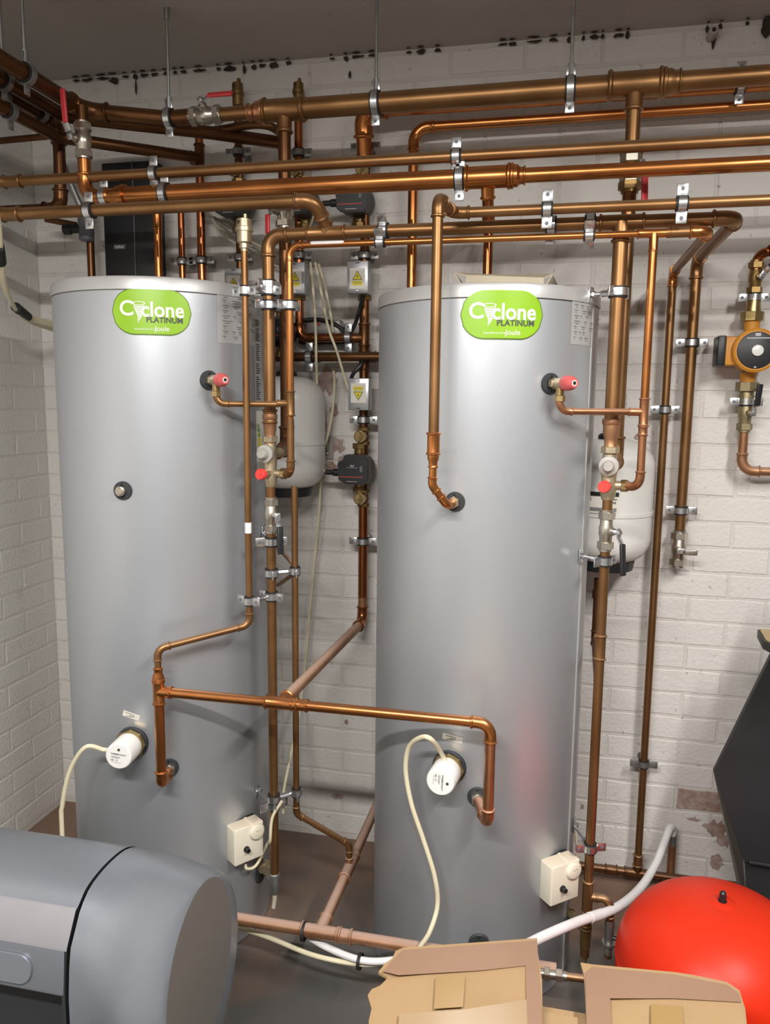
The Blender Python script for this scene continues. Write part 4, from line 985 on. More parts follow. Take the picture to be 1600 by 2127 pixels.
px = V(xat(724, YCW, zl), YCW, zl); clip(px, EX, .0135, EZ, -EY, 'on the short level pipe joining the two pump columns', V(px.x, YW, zl))
z7 = zc(742, XC1).z
t = thing('wall_pipe', 'level dark copper pipe passing behind both mains pipes between the cylinders', 'copper pipe', V(-.8, YCW, z7), 'overhead copper pipework')
pipe(t, V(-1.0, YCW-.02, z7), V(-.3, YCW-.02, z7), .0148, 'copper_dark')
px = V(xat(643, YCW-.02, z7), YCW-.02, z7); clip(px, EX, .0148, EZ, -EY, 'on the level pipe behind the mains pipes', V(px.x, YW, z7))
# dark zone valve behind
zp = at(672, 690, Y=2.47)
t = thing('zone_valve', 'grey motorised valve head behind the level pipes on the wall', 'valve', zp)
part(t, 'head', box(B(), zp+V(0, -.005, .012), .13, .05, .05, bev=.008), 'zinc_dull'); part(t, 'base', box(B(), zp+V(0, 0, -.025), .16, .045, .035, bev=.01), 'black_plastic')
part(t, 'indicator', lathe(B(), zp+V(-.006, -.03, .022), -EY, [(0, .005), (.003, .005)], 10), 'sticker_red')
wet_pump(at(585, 690, Y=2.40), 'black circulator pump mostly hidden behind the corner mains pipe', .7)
# column three
t = thing('pump_column_pipe', 'dark copper column with an air vent beside the red lever in the header', 'copper pipe', zc(500, XC3))
pipe(t, zc(230, XC3), V(XC3, YCW, 1.75), .0125, 'copper_dark')
air_vent(zc(238, XC3), 1.05, 'dark brass air vent behind the red lever on the header', 'brass_dark')
clip(zc(316, XC3), EZ, .0125, EX, -EY, 'on the air vent pump column above its pump', V(XC3, YW, zc(316, XC3).z), 'zinc_dull')
gate_valve(zc(360, XC3), 'brass pump valve on the air vent pump column')
wet_pump(zc(428, XC3), 'black circulator pump on the air vent pump column behind the tan pipe')
clip(zc(535, XC3), EZ, .0125, EX, -EY, 'on the air vent pump column above the cylinder lid', V(XC3, YW, zc(535, XC3).z), 'zinc_dull')
junction_box(486, 590, YCW-.06, .062, .096, .045, 'grey junction box peeping over the corner cylinder lid')
q0 = at(470, 268, Y=2.3); q1_ = at(560, 262, Y=2.3); q2_ = at(596, 285, Y=2.36)
t = thing('wall_pipe', 'short arched copper pipe under the red lever of the header', 'copper pipe', q0, 'overhead copper pipework')
part(t, 'pipe', sweep(B(), spline([at(440, 272, Y=2.3), q0, at(520, 259, Y=2.3), q1_, q2_]), .0125, 14), 'copper_dark')
# columns four, five, six, seven
XC4 = at(418, 480, Y=YCW).x; XC5 = at(377, 480, Y=YCW).x; XC6 = at(328, 500, Y=2.38).x; XC7 = at(188, 510, Y=2.40).x
t = thing('wall_pipe', 'upright copper pipe behind the corner cylinder beside the brass air vent column', 'copper pipe', zc(480, XC4), 'upright pipes over the corner cylinder')
pipe(t, zc(285, XC4), V(XC4, YCW, 1.7), .0135, 'copper_red'); tee(t, zc(327, XC4), EZ, -EX, .0138, .0165, 'copper_dark', .04, .03)
clip(zc(541, XC4), EZ, .0135, EX, -EY, 'on the upright pipe nearer the air vent column', V(XC4, YW, zc(541, XC4).z), 'zinc_dull')
t = thing('wall_pipe', 'thin upright copper pipe between the black panel and its thicker neighbour', 'copper pipe', zc(480, XC5), 'upright pipes over the corner cylinder')
pipe(t, zc(400, XC5), V(XC5, YCW, 1.7), .0105, 'copper_red')
clip(zc(543, XC5), EZ, .0105, EX, -EY, 'on the thin upright pipe beside the black panel', V(XC5, YW, zc(543, XC5).z), 'zinc_dull')
t = thing('wall_pipe', 'bright orange upright copper pipe in front of the black panel', 'copper pipe', V(XC6, 2.38, 1.9), 'upright pipes over the corner cylinder')
pipe(t, V(XC6, 2.38, zat(420, XC6, 2.38)), V(XC6, 2.38, 1.7), .0130, 'copper_orange'); sleeve(t, V(XC6, 2.38, zat(478, XC6, 2.38)), V(XC6, 2.38, zat(425, XC6, 2.38)), .0132, 'copper_orange')
t = thing('wall_pipe', 'dark upright copper pipe beside the black panel under the sensor valve', 'copper pipe', V(XC7, 2.40, 1.9), 'upright pipes over the corner cylinder')
pipe(t, V(XC7, 2.40, zat(430, XC7, 2.40)), V(XC7, 2.40, 1.7), .0125, 'copper_dark')
p = V(XC7, 2.38, zat(475, XC7, 2.38))
t = thing('sensor_valve', 'grey plastic valve with shiny black knob  on the pipe beside the black panel', 'valve', p)
part(t, 'body', lathe(B(), p, EZ, [(-.04, .018), (-.035, .024), (.03, .026), (.045, .018)], 16), 'grey_plastic'); part(t, 'knob', lathe(B(), p, V(-1, -.4, -.1), [(.02, .014), (.045, .014), (.05, .018), (.07, .017), (.075, .01)], 16), 'black_plastic')
part(t, 'side_pipe', sweep(B(), [p+V(-.03, -.01, .01), at(95, 455, Y=2.36)], .010, 12), 'copper_dark')
# black panel
pa = at(212, 340, Y=2.44); pb_ = at(330, 600, Y=2.44); pcx = (pa.x+pb_.x)/2; pz0, pz1 = 1.70, pa.z
t = thing('control_panel', 'black panel with a small name plate behind the corner cylinder', 'control panel', V(pcx, 2.44, (pz0+pz1)/2))
part(t, 'case', box(B(), (pcx, 2.465, (pz0+pz1)/2), pb_.x-pa.x, .06, pz1-pz0, bev=.004), 'black_metal')
part(t, 'seam', box(B(), (at(279, 500, Y=2.43).x, 2.434, (pz0+pz1)/2), .003, .006, pz1-pz0), 'grey_plastic')
np_ = at(249, 513, Y=2.433); pl = part(t, 'name_plate', box(B(), np_, .042, .004, .014), 'grey_plastic')
part(pl, 'lettering', remap(text_bm('Vaillant', .011), on_plane(np_-EY*.0026, EX, EZ)), 'print_white')
# grey flexible conduit
t = single('flex_conduit', 'grey flexible conduit slanting beside the black panel', 'conduit', sweep(B(), spline([at(115, 300, Y=2.3), at(135, 350, Y=2.32), at(152, 395, Y=2.34), at(172, 440, Y=2.36), at(182, 470, Y=2.36)]), .010, 12), 'zinc_dull')

# ------------------------------------------------------------------ expansion vessels
def wall_vessel(cx, cy, z0, z1, R, label):
    t = thing('expansion_vessel', label, 'expansion vessel', V(cx, cy, z0), 'white wall vessels'); h = z1-z0
    pr = [(0.0, .05)]
    for k in range(9): a = PI/2*k/8; pr.append((.0+.075*(1-math.cos(a)), .05+(R-.05)*math.sin(a)))
    pr += [(h*.40, R), (h*.402, R+.0025), (h*.43, R+.0025), (h*.432, R)]
    for k in range(9): a = PI/2*k/8; pr.append((h-.075+.075*math.sin(a), R-(R-.04)*(1-math.cos(a))))
    part(t, 'shell', lathe(B(), V(cx, cy, z0), EZ, pr, 48), 'vessel_white')
    part(t, 'base_ring', lathe(B(), V(cx, cy, z0), EZ, [(-.022, R*.60), (-.022, R*.64), (.006, R*.68), (.012, R*.6)], 36), 'black_plastic')
    part(t, 'top_cap', lathe(B(), V(cx, cy, z1), EZ, [(-.006, .034), (.010, .034), (.016, .028)], 20), 'black_plastic')
    part(t, 'strap', box(B(), V(cx, (cy+YW)/2+R*.45, (z0+z1)/2), .05, YW-cy-R*.9, .03), 'zinc_dull')
    return t
v1 = wall_vessel(-.838, 2.365, zat(1022, -.838, 2.25), zat(782, -.838, 2.36), .122, 'white expansion vessel on the wall between the cylinders')
v2 = wall_vessel(.152, 2.352, zat(1178, .152, 2.25), zat(912, .152, 2.352), .128, 'white expansion vessel beside the box-topped cylinder')
# label on vessel two
R2 = .1295
def on_v2(x, y):
    a = math.atan2(-1, -.25)+x/R2; return V(.152+R2*math.cos(a), 2.352+R2*math.sin(a), zat(1048, .152, 2.224)+y)
def grid(x0, y0, x1, y1, f, n=10):
    bm = B(); c = [(bm.verts.new(f(x0+(x1-x0)*k/n, y0)), bm.verts.new(f(x0+(x1-x0)*k/n, y1))) for k in range(n+1)]
    for a, b_ in zip(c, c[1:]): bm.faces.new((a[0], b_[0], b_[1], a[1]))
    return bm
lb = part(v2, 'label_panel', grid(-.07, -.034, .055, .034, on_v2), 'sticker_white'); R2 = .1302
part(lb, 'header_bar', grid(-.07, .022, .055, .034, on_v2), 'black_plastic')
for a in ((-.065, .008, -.02, .016), (-.065, -.03, -.048, -.012), (-.04, -.028, .05, -.026), (-.04, -.02, .05, -.010), (.02, .012, .05, .016), (.022, -.002, .03, .008), (.038, .002, .048, .008)): part(lb, 'print', grid(*a, on_v2, 6), 'print_grey')
t = thing('vessel_pipe', 'dark copper tail pipe under the white vessel of the box-topped cylinder', 'copper pipe', V(.152, 2.352, 1))
pz = zat(1195, .148, 2.34); part(t, 'tail', lathe(B(), V(.135, 2.34, pz-.17), EZ, [(0, .009), (.1, .009), (.10, .013), (.125, .013), (.125, .0095), (.16, .0095)], 12), 'copper_dark')
run(t, [V(.135, 2.34, pz-.165), V(.135, 2.34, pz-.20), V(m2X, YF+.008, pz-.20)], .0088, 'copper_dark', .02)

# ------------------------------------------------------------------ orange pump column at the right edge
XP = at(1553, 800, Y=2.43).x
def zp_(y): return V(XP, 2.43, zat(y, XP, 2.43))
t = thing('pump_column_pipe', 'copper column carrying the orange pump beside the twin wall pipes', 'copper pipe', zp_(700))
run(t, [V(2.8, 2.33, zp_(505).z), zp_(545)+V(.10, -.10, .04), zp_(530), zp_(640)], .0125, 'copper_red', .03)
run(t, [zp_(880), zp_(978), V(2.8, 2.43, zp_(978).z)], .0128, 'copper_dusty', .035)
ball_valve(zp_(577), EZ, .013, .085, 'dark ball valve with black lever above the orange pump', V(.25, -.95, 0), V(.55, -.1, .85), 'black_plastic', .10, body='brass_dark')
clip(zp_(618), EZ, .0125, EX, -EY, 'above the orange pump', V(XP, YW, zp_(618).z))
ball_valve(zp_(850)-EZ*.01, EZ, .0135, .10, 'grey-green ball valve with black lever below the orange pump', V(.35, -.9, 0), V(.05, -.1, 1), 'black_plastic', .085, body='solder_green')
clip(zp_(849)+EZ*.02, EZ, .0145, EX, -EY, 'below the orange pump', V(XP, YW, zp_(849).z+.02))
pc = zp_(731)
t = thing('circulator_pump', 'orange circulator pump with round black face plate on the wall', 'pump', pc)
part(t, 'body', lathe(B(), pc+EY*.03, -EY, [(-.01, .045), (.02, .056), (.07, .056), (.08, .060), (.10, .060), (.105, .054)], 36), 'pump_orange')
part(t, 'side_housing', box(B(), pc+V(-.052, -.02, 0), .050, .070, .080, bev=.006), 'pump_orange'); part(t, 'terminal_box', box(B(), pc+V(-.085, -.02, 0), .022, .074, .084, bev=.004), 'black_plastic')
fp = part(t, 'face_plate', lathe(B(), pc+EY*.03, -EY, [(.1045, .050), (.108, .050), (.109, .048)], 32), 'black_metal')
kn = part(fp, 'speed_knob', lathe(B(), pc+V(.002, -.078, -.001), -EY, [(0, .0155), (.006, .015), (.007, .013)], 20), 'vessel_white')
f = on_plane(pc-EY*.0796, EX, EZ); part(fp, 'print', remap(poly_bm([rect(-.027, .031, .032, .034), rect(-.006, .038, .008, .046), rect(.034, -.002, .044, .004), rect(-.004, -.048, .002, -.044)]), f), 'sticker_clear')
for sg in (-1, 1):
    bm = B(); lathe(bm, pc+EZ*(sg*.072), EZ, [(-.014, .02), (.014, .022)], 18); part(t, 'flange_neck', bm, 'pump_orange')
    bm = B(); nut(bm, pc+EZ*(sg*.098), EZ, .032, .026, 8); lathe(bm, pc+EZ*(sg*.125), EZ, [(-.016, .022), (.016, .019)], 12); part(t, 'union_nut', bm, 'brass' if sg > 0 else 'solder_green')

# ------------------------------------------------------------------ immersion heaters and thermostats
def immersion(tank, C, x, y, label, rot):
    p, n = tank_hit(x, y, C); part(tank, 'grommet', lathe(B(), p-n*.008, n, [(0, .042), (.014, .042), (.016, .040)], 32), 'grommet')
    t = thing('immersion_heater', label, 'immersion heater', p, 'immersion heaters')
    bm = B(); nut(bm, p+n*.019, n, .040, .014, 8); lathe(bm, p, n, [(0, .036), (.014, .036)], 24); part(t, 'brass_boss', bm, 'brass')
    cp = part(t, 'cap', lathe(B(), p, n, [(.024, .035), (.078, .035), (.084, .0335), (.086, .031)], 40), 'white_plastic')
    X, Yv, n_ = frame(n); c = p+n*.0864; cr, sr = math.cos(rot), math.sin(rot); Xr = X*cr+Yv*sr; Yr = -X*sr+Yv*cr
    f = on_plane(c+n*.0003, Xr, Yr)
    part(cp, 'screw', lathe(B(), c+Yr*.018, n, [(-.001, .0035), (.0006, .0035)], 12), 'print_dark')
    part(cp, 'lettering', remap(text_bm('THERMOWATT', .0058, .0001), lambda a, b_: f(a, b_+.0055)), 'print_dark')
    part(cp, 'print', remap(poly_bm([rect(-.018, -.001, .004, -.0002), rect(-.018, -.003, .006, -.0022), rect(-.018, -.005, .002, -.0042), rect(-.018, -.0125, -.011, -.0095), rect(-.016, -.0165, .008, -.0158)]), f), 'print_grey')
    part(cp, 'lettering', remap(text_bm('CE', .006), lambda a, b_: f(a-.004, b_-.011)), 'print_dark')
    return p, n, X
i1, n1, X1 = immersion(tank1, C1, 276, 1541, 'white capped immersion heater with cable leaving sideways on the corner cylinder', -.12)
i2, n2, X2 = immersion(tank2, C2, 934, 1592, 'white capped immersion heater with cable looping over on the box-topped cylinder', -1.62)
def cable(name, label, pts, r, m, n=8, cat='cable', group=None, seg=10):
    return single(name, label, cat, sweep(B(), spline(pts, n), r, seg), m, group)
a0 = i1+n1*.055-X1*.030
cable('power_cable', 'cream cable from the corner cylinder immersion heater down to the floor', [a0, i1+n1*.062-X1*.05+EZ*.004, at(178, 1552, Y=1.66), at(146, 1600, Y=1.66), at(130, 1670, Y=1.66), at(129, 1730, Y=1.66), V(at(131, 1760, Y=1.66).x, 1.66, .004)], .0058, 'cable_cream', cat='cable')
b0 = i2+n2*.045+EZ*.03
cable('power_cable', 'cream cable looping from the box-topped cylinder immersion heater to the floor pipe', [b0, b0+EZ*.018-X2*.006, at(896, 1536, Y=1.70), at(874, 1532, Y=1.71), at(850, 1552, Y=1.74), at(843, 1600, Y=1.75), at(855, 1670, Y=1.75), at(880, 1745, Y=1.75), at(903, 1820, Y=1.745), at(909, 1880, Y=1.74), at(893, 1935, Y=1.71), at(872, 1968, Y=1.70)], .0058, 'cable_cream')
def thermostat(tank, C, x, y, label):
    p, n = tank_hit(x, y, C); n = (n+V(-.10, -.22, 0)).normalized(); X, Yv, n_ = frame(n); p = p-n*.004; t = thing('cylinder_thermostat', label, 'thermostat', p, 'cylinder thermostats')
    W_, H_, D_ = .092, .106, .046
    part(t, 'backing', box(B(), p+n*.002, W_*.98, H_*.98, .012, X, Yv, n_, .002), 'black_plastic')
    cs = part(t, 'case', box(B(), p+n*(.006+D_/2), W_, H_, D_, X, Yv, n_, .004, 3), 'cream_plastic')
    fr = p+n*(.006+D_)
    part(cs, 'cover_rib', box(B(), p+n*(.006+D_/2)+Yv*(H_/2+.0005)+X*.012, .009, .004, D_*.9, X, Yv, n_, .001), 'cream_plastic')
    d = part(t, 'dial', lathe(B(), fr+X*.024+Yv*.028-n*.003, n, [(0, .0235), (.006, .0235), (.010, .021), (.012, .017)], 28), 'cream_plastic')
    for q in (-1, 1): part(d, 'dial_mark', lathe(B(), fr+X*(.024+q*.004)+Yv*.033+n*.0088, n, [(0, .0016), (.0008, .0016)], 8), 'print_grey')
    k = part(t, 'reset_knob', lathe(B(), fr-X*.010-Yv*.012-n*.002, n, [(0, .0085), (.006, .0085), (.006, .0065), (.016, .0062), (.016, .0045), (.012, .004)], 16), 'black_plastic')
    part(t, 'cable_gland', lathe(B(), p+n*.028-Yv*(H_/2), -Yv, [(0, .009), (.014, .007)], 12), 'black_plastic')
    return p+n*.028-Yv*(H_/2+.012), n, X
g1, gn, gX = thermostat(tank1, C1, 500, 1737, 'cream thermostat box low on the corner cylinder')
cable('thermostat_cable', 'cream cable looping under the corner cylinder thermostat', [g1, g1+V(.006, -.004, -.018), g1+gX*.04+V(0, -.01, -.02), g1+gX*.075+V(.0, -.002, .03), zm1(1740)+V(-.004, -.022, 0), zm1(1690)+V(.004, -.024, 0), zm1(1655)+V(.030, -.018, 0)], .0042, 'cable_cream')
g2, gn2, gX2 = thermostat(tank2, C2, 1149, 1813, 'cream thermostat box low on the box-topped cylinder')
cable('thermostat_cable', 'thin cream cable standing behind the other thermostat box', [at(1194, 1690, Y=2.2), at(1197, 1740, Y=2.2), at(1199, 1790, Y=2.2)], .004, 'cable_cream')

# ------------------------------------------------------------------ cables
cable('thin_cable', 'long cream cable hanging down the wall between the cylinders', [at(645, 545, Y=2.40), at(652, 620, Y=2.39), at(656, 690, Y=2.385), at(657, 745, Y=2.375), at(661, 850, Y=2.40), at(667, 940, Y=2.42), at(664, 1050, Y=2.44), at(652, 1180, Y=2.45), at(641, 1300, Y=2.45), at(632, 1400, Y=2.44), at(618, 1500, Y=2.35), at(604, 1570, Y=2.2), at(590, 1640, Y=2.0), at(588, 1690, Y=1.96)], .0042, 'cable_cream', cat='cable')
cable('thin_cable', 'cream cable slanting from the pump wiring to the upside-down warning box', [at(655, 545, Y=2.40), at(668, 610, Y=2.39), at(682, 680, Y=2.38), at(700, 730, Y=2.38), at(715, 780, Y=2.39), at(725, 810, Y=2.40)], .0042, 'cable_cream')
cable('thin_cable', 'cream cable curving down to the lower pump plug', [at(693, 770, Y=2.44), at(695, 800, Y=2.44), at(690, 860, Y=2.44), at(677, 920, Y=2.43), at(664, 955, Y=2.42), at(668, 972, Y=2.39), zc(972, XC1)+V(-.105, -.055, -.012)], .0042, 'cable_cream')
cable('thin_cable', 'cream cable fanning out from above the half hidden warning box', [at(662, 548, Y=2.42), at(676, 600, Y=2.42), at(688, 660, Y=2.42), at(692, 690, Y=2.43)], .0042, 'cable_cream')
cable('black_cable', 'black cable arching over the motorised valve on the wall', [at(628, 665, Y=2.43), at(660, 663, Y=2.43), at(692, 671, Y=2.43), at(722, 690, Y=2.43), at(735, 680, Y=2.42), at(748, 640, Y=2.40), at(753, 612, Y=2.39)], .006, 'black_plastic', cat='cable')
cable('black_cable', 'short black cable entering the top of the upside-down warning box', [at(728, 790, Y=2.39), at(735, 775, Y=2.38), at(750, 758, Y=2.385), at(757, 745, Y=2.40)], .006, 'black_plastic', cat='cable')
cable('thin_cable', 'pale cable dropping from the upper pump plug', [zc(420, XC1)+V(-.118, -.055, -.012), zc(430, XC1)+V(-.135, -.055, -.012), zc(455, XC1)+V(-.15, -.05, 0), zc(478, XC1)+V(-.17, -.03, 0)], .0035, 'cable_cream')
for k in range(4):
    dz = k*9; cable('wiring_strand', ('topmost', 'second', 'third', 'lowest')[k]+' of four cream wires slanting behind the brass air vent', [at(425+k*4, 440+dz*.3, Y=2.478-.013*k), at(470, 465+dz, Y=2.478-.013*k), at(530, 495+dz*1.2, Y=2.478-.013*k), at(580, 520+dz*1.3, Y=2.478-.013*k), at(640, 545+dz, Y=2.478-.013*k)], .0038, 'cable_grey', group='strands of pump wiring')
tb = thing('cable_bundle', 'bundle of cream cables taped with black bands sagging along the left wall', 'cable', at(20, 600, Y=1.95))
yb = lambda f: 1.75+.5*f
path = [(-25, 380, 0), (-8, 460, .1), (0, 540, .25), (8, 590, .4), (28, 635, .6), (60, 662, .8), (110, 678, 1.0)]
for k in range(4):
    off = V(.004, 0, .011*(k-1.5)); part(tb, 'cable', sweep(B(), spline([at(x, y, X=XL+.03+.006*(k % 2))+off*(1 if x > 5 else 1) + V(0, 0, 0) if False else V(XL+.03+.008*(k % 2), 1.62+.62*f, at(x, y, Y=1.62+.62*f).z+.010*(k-1.5)) if False else at(x+(k-1.5)*4*(1-f), y+(k-1.5)*5*f, Y=1.66+.62*f) for x, y, f in path], 8), .0055, 10), 'cable_cream')
for (xa_, ya_, fa), (xb_, yb_, fb) in (((33, 638, .62), (57, 658, .78)), ((-3, 512, .18), (1, 545, .27))):
    part(tb, 'tape_band', sweep(B(), [at(xa_, ya_, Y=1.66+.62*fa), at(xb_, yb_, Y=1.66+.62*fb)], .0145, 12), 'rubber')
# floor level cables
cable('floor_cable', 'cream cable lying below the floor pipe', [at(380, 1880, Z=.16), at(465, 1915, Z=.15), at(560, 1948, Z=.15), at(650, 1984, Z=.15), at(740, 2002, Z=.15), at(800, 2000, Z=.16), at(900, 1985, Z=.17)], .0062, 'cable_cream')
cable('plastic_hose', 'white plastic hose strapped under the floor pipe', [at(430, 1890, Z=.178), at(540, 1918, Z=.178), at(620, 1936, Z=.178), at(680, 1968, Z=.17), at(745, 1993, Z=.168), at(800, 1996, Z=.17), at(860, 1985, Z=.17)], .0085, 'white_hose', cat='hose')
def tie(p, d, r, label):
    return single('cable_tie', label, 'cable tie', lathe(B(), p, d, [(-.004, r-.001), (-.004, r+.001), (.004, r+.001), (.004, r-.001)], 18, False), 'rubber', 'cable ties')
tie(V(xat(632, YBt, ZB_), YBt, ZB_-.006), EX, .0235, 'black cable tie holding the white hose to the floor pipe')
tie(at(748, 1997, Z=.160), V(1, -.1, 0), .019, 'black cable tie round the white hose and cream cable')
hose = [at(1060, 1985, Y=1.58), at(1115, 1952, Y=1.66), at(1200, 1915, Y=1.78), at(1280, 1886, Y=1.93), at(1330, 1845, Y=2.12), at(1362, 1795, Y=2.28), at(1380, 1750, Y=2.38), at(1391, 1722, Y=2.42)]
hx = at(1397, 1724, Y=2.45)
t = thing('drain_hose', 'white plastic drain hose rising into an upright pipe by the red vessel', 'hose', hx)
part(t, 'hose', sweep(B(), spline(hose+[hx+V(0, -.008, .012), hx+V(.003, 0, -.02)], 10), .0118, 14), 'white_hose')
part(t, 'coupling', sweep(B(), [spline(hose, 10)[23], spline(hose, 10)[26]], .013, 14), 'white_hose')
part(t, 'standpipe', sweep(B(), [hx+V(.003, 0, -.03), V(hx.x+.003, hx.y, .02)], .0122, 14), 'copper_dusty'); part(t, 'standpipe_sleeve', sweep(B(), [hx+V(.003, 0, 0), hx+V(.003, 0, -.05)], .0128, 14), 'zinc_dull')
# small grey socket plate on the wall
sp = at(680, 930, Y=YW-.006)
t = thing('switch_plate', 'small worn switch plate on the wall between vessel and pump', 'switch', sp)
part(t, 'plate', box(B(), sp, .042, .008, .075, bev=.003), 'plaster_bit'); part(t, 'rocker', box(B(), sp+V(-.002, -.006, .006), .018, .008, .034, bev=.003), 'zinc_dull'); part(t, 'rocker', box(B(), sp+V(-.002, -.006, -.020), .016, .008, .012, bev=.003), 'zinc_dull')

# ------------------------------------------------------------------ flattened box on the box-topped cylinder
zt_ = H2+.003
pl_ = at(938, 560, Y=2.03); pr_ = at(1128, 563, Y=2.03)
t = thing('cardboard_tray', 'shallow open cardboard tray lying on the box-topped cylinder lid', 'cardboard box', V(-.12, 2.1, zt_))
x0, x1 = xat(968, 1.95, zt_+.02), xat(1130, 1.95, zt_+.02); y0_, y1_ = 1.95, 2.2
part(t, 'base', box(B(), ((x0+x1)/2, (y0_+y1_)/2, zt_+.0015), x1-x0, y1_-y0_, .003), 'paper_box')
part(t, 'front_panel', prism(B(), [V(x0, y0_, zt_), V(x1, y0_, zt_), V(x1, y0_, zt_+.022), V(x0, y0_, zt_+.033)], V(0, .004, 0)), 'paper_box')
part(t, 'back_panel', box(B(), ((x0+x1)/2, y1_, zt_+.017), x1-x0, .004, .034), 'paper_box')
part(t, 'flap', prism(B(), [V(x0-.028, y0_+.01, zt_+.041), V(x0, y0_, zt_+.033), V(x1, y0_, zt_+.022), V(x1+.018, y0_+.02, zt_+.034), V(x1-.03, y0_+.1, zt_+.040)], V(0, 0, .003)), 'paper_box')
part(t, 'side_flap', prism(B(), [V(x1, y0_, zt_), V(x1, y1_, zt_), V(x1+.03, y1_-.03, zt_+.036), V(x1+.018, y0_+.02, zt_+.034)], V(.003, 0, 0)), 'paper_box')
part(t, 'side_flap', prism(B(), [V(x0, y0_, zt_), V(x0, y1_, zt_), V(x0-.02, y1_-.02, zt_+.036), V(x0-.028, y0_+.01, zt_+.041)], V(-.003, 0, 0)), 'paper_box')

# ------------------------------------------------------------------ red vessel
RC = V(.405, 1.735, 0); RR = .222; RT = .438
t = thing('expansion_vessel', 'bright red floor standing expansion vessel with black valve cap', 'expansion vessel', RC)
pr = [(.03, .10)]
for k in range(9): a = PI/2*k/8; pr.append((.03+.11*(1-math.cos(a)), .10+(RR-.10)*math.sin(a)))
pr += [(RT-.175, RR), (RT-.173, RR+.0015), (RT-.166, RR+.0015), (RT-.164, RR)]
for k in range(1, 15): a = PI/2*k/14; pr.append((RT-.164+.164*math.sin(a), max(.0005, RR*math.cos(a)**.80)))
part(t, 'shell', lathe(B(), RC, EZ, pr, 72), 'vessel_red')
for k in range(3):
    a = 2*PI*k/3+.4; d = V(math.cos(a), math.sin(a), 0); part(t, 'leg', sweep(B(), [RC+d*.15+V(0, 0, .08), RC+d*.17], .012, 10), 'vessel_red')
part(t, 'valve_flange', lathe(B(), RC+V(0, 0, RT-.002), EZ, [(0, .03), (.003, .026), (.004, .010)], 24), 'vessel_red'); part(t, 'valve_cap', lathe(B(), RC+V(0, 0, RT), EZ, [(0, .0095), (.004, .0095), (.004, .0075), (.022, .0072), (.026, .004)], 14), 'black_plastic')

# ------------------------------------------------------------------ black hopper at the right
def hp(x, y, Y=2.06): return at(x, y, Y=Y)
t = thing('metal_hopper', 'black metal hopper with tapering grey side beside the red vessel', 'hopper', V(.8, 2.2, 0))
o0 = hp(1600, 1368); o1 = hp(1484, 1604); o2 = hp(1547, 1790); o3 = hp(1552, 1900)
front = [o1, o2, V(1.1, 2.06, o2.z-.02), V(1.1, 2.06, o0.z+.35), V(o0.x+.09, 2.06, o0.z+.28), o0]
part(t, 'front_panel', prism(B(), front, V(0, .018, 0)), 'black_metal')
part(t, 'lower_panel', prism(B(), [o2+V(.004, .012, -.004), o3+V(.004, .012, 0), V(o3.x+.02, 2.072, .0), V(1.1, 2.072, 0), V(1.1, 2.072, o2.z-.02)], V(0, .02, 0)), 'black_metal')
part(t, 'ledge', sweep(B(), [o2+V(.01, -.004, .002), V(1.1, 2.056, o2.z-.018)], .004, 6), 'black_metal')
rw = at(1549, 1893, Y=2.17); bm = B()
L_ = [o1+V(0, .018, 0), o2+V(0, .018, 0), V(o3.x+.004, 2.078, o3.z), V(o3.x+.03, 2.078, 0), V(rw.x+.03, 2.17, 0), rw]
prism(bm, L_, V(1.1-o3.x, 0, 0)); part(t, 'rear_body', bm, 'hopper_grey')
cq = at(1586, 1331, Y=2.0)
t = thing('wooden_board', 'dark edged wooden board lying above the black hopper', 'board', cq)
part(t, 'board', prism(B(), [cq, cq+V(.035, -.12, -.0), cq+V(.6, -.12, 0), cq+V(.6, .1, 0), cq+V(.01, .1, 0)], V(0, 0, -.02)), 'black_metal'); part(t, 'wooden_face', prism(B(), [cq+V(.006, 0, .0003), cq+V(.038, -.112, .0003), cq+V(.6, -.112, .0003), cq+V(.6, .098, .0003), cq+V(.014, .098, .0003)], V(0, 0, .003)), 'wood_edge')

# ------------------------------------------------------------------ cardboard box in front
ZK = .47
t = thing('cardboard_box', 'worn brown cardboard box with taped torn flaps in front of the cylinders', 'cardboard box', V(.05, 1.2, 0))
def kb(x, y, z): return at(x, y, Z=z)
# body below the flaps
f0 = kb(828, 1974, ZK); f1 = kb(1540, 2062, ZK); yb0 = .78; ybk = 1.33
bx0, bx1 = kb(800, 2127, ZK).x+.005, kb(1530, 2090, ZK).x
part(t, 'body', box(B(), ((bx0+bx1)/2, (yb0+ybk)/2, ZK/2-.01), bx1-bx0, ybk-yb0, ZK-.04), 'cardboard')
part(t, 'inner_flap', box(B(), ((bx0+bx1)/2, (yb0+1.30)/2, ZK-.018), bx1-bx0-.01, 1.30-yb0, .005), 'cardboard')
def sheet(name, outline, th, m, par=t, label=None): return part(par, name, prism(B(), outline, V(0, 0, th)), m, label)
def jag(a, b_, n, amp, seed):
    rnd = random.Random(seed); out = []; d = b_-a; s = V(-d.y, d.x, 0).normalized()
    for k in range(n): out.append(a+d*(k/n)+s*rnd.uniform(-amp, amp)*(1 if k else 0))
    return out
za_, zb_ = ZK+.004, ZK+.012
l0, l1, l2, l3 = kb(832, 1974, zb_), kb(1116, 1953, zb_), kb(1128, 2215, za_), kb(770, 2215, za_)
lt = [kb(838, 1973, zb_), kb(980, 1963, zb_), kb(1116, 1953, zb_), kb(1117, 1980, zb_), kb(1126, 2040, zb_), kb(1128, 2215, za_), kb(770, 2215, za_), kb(766, 2127, za_), kb(772, 2100, za_), kb(764, 2072, za_), kb(772, 2060, za_), kb(790, 2052, za_), kb(806, 2036, za_), kb(786, 2024, za_), kb(800, 2006, zb_), kb(815, 1995, zb_), kb(822, 1980, zb_)]
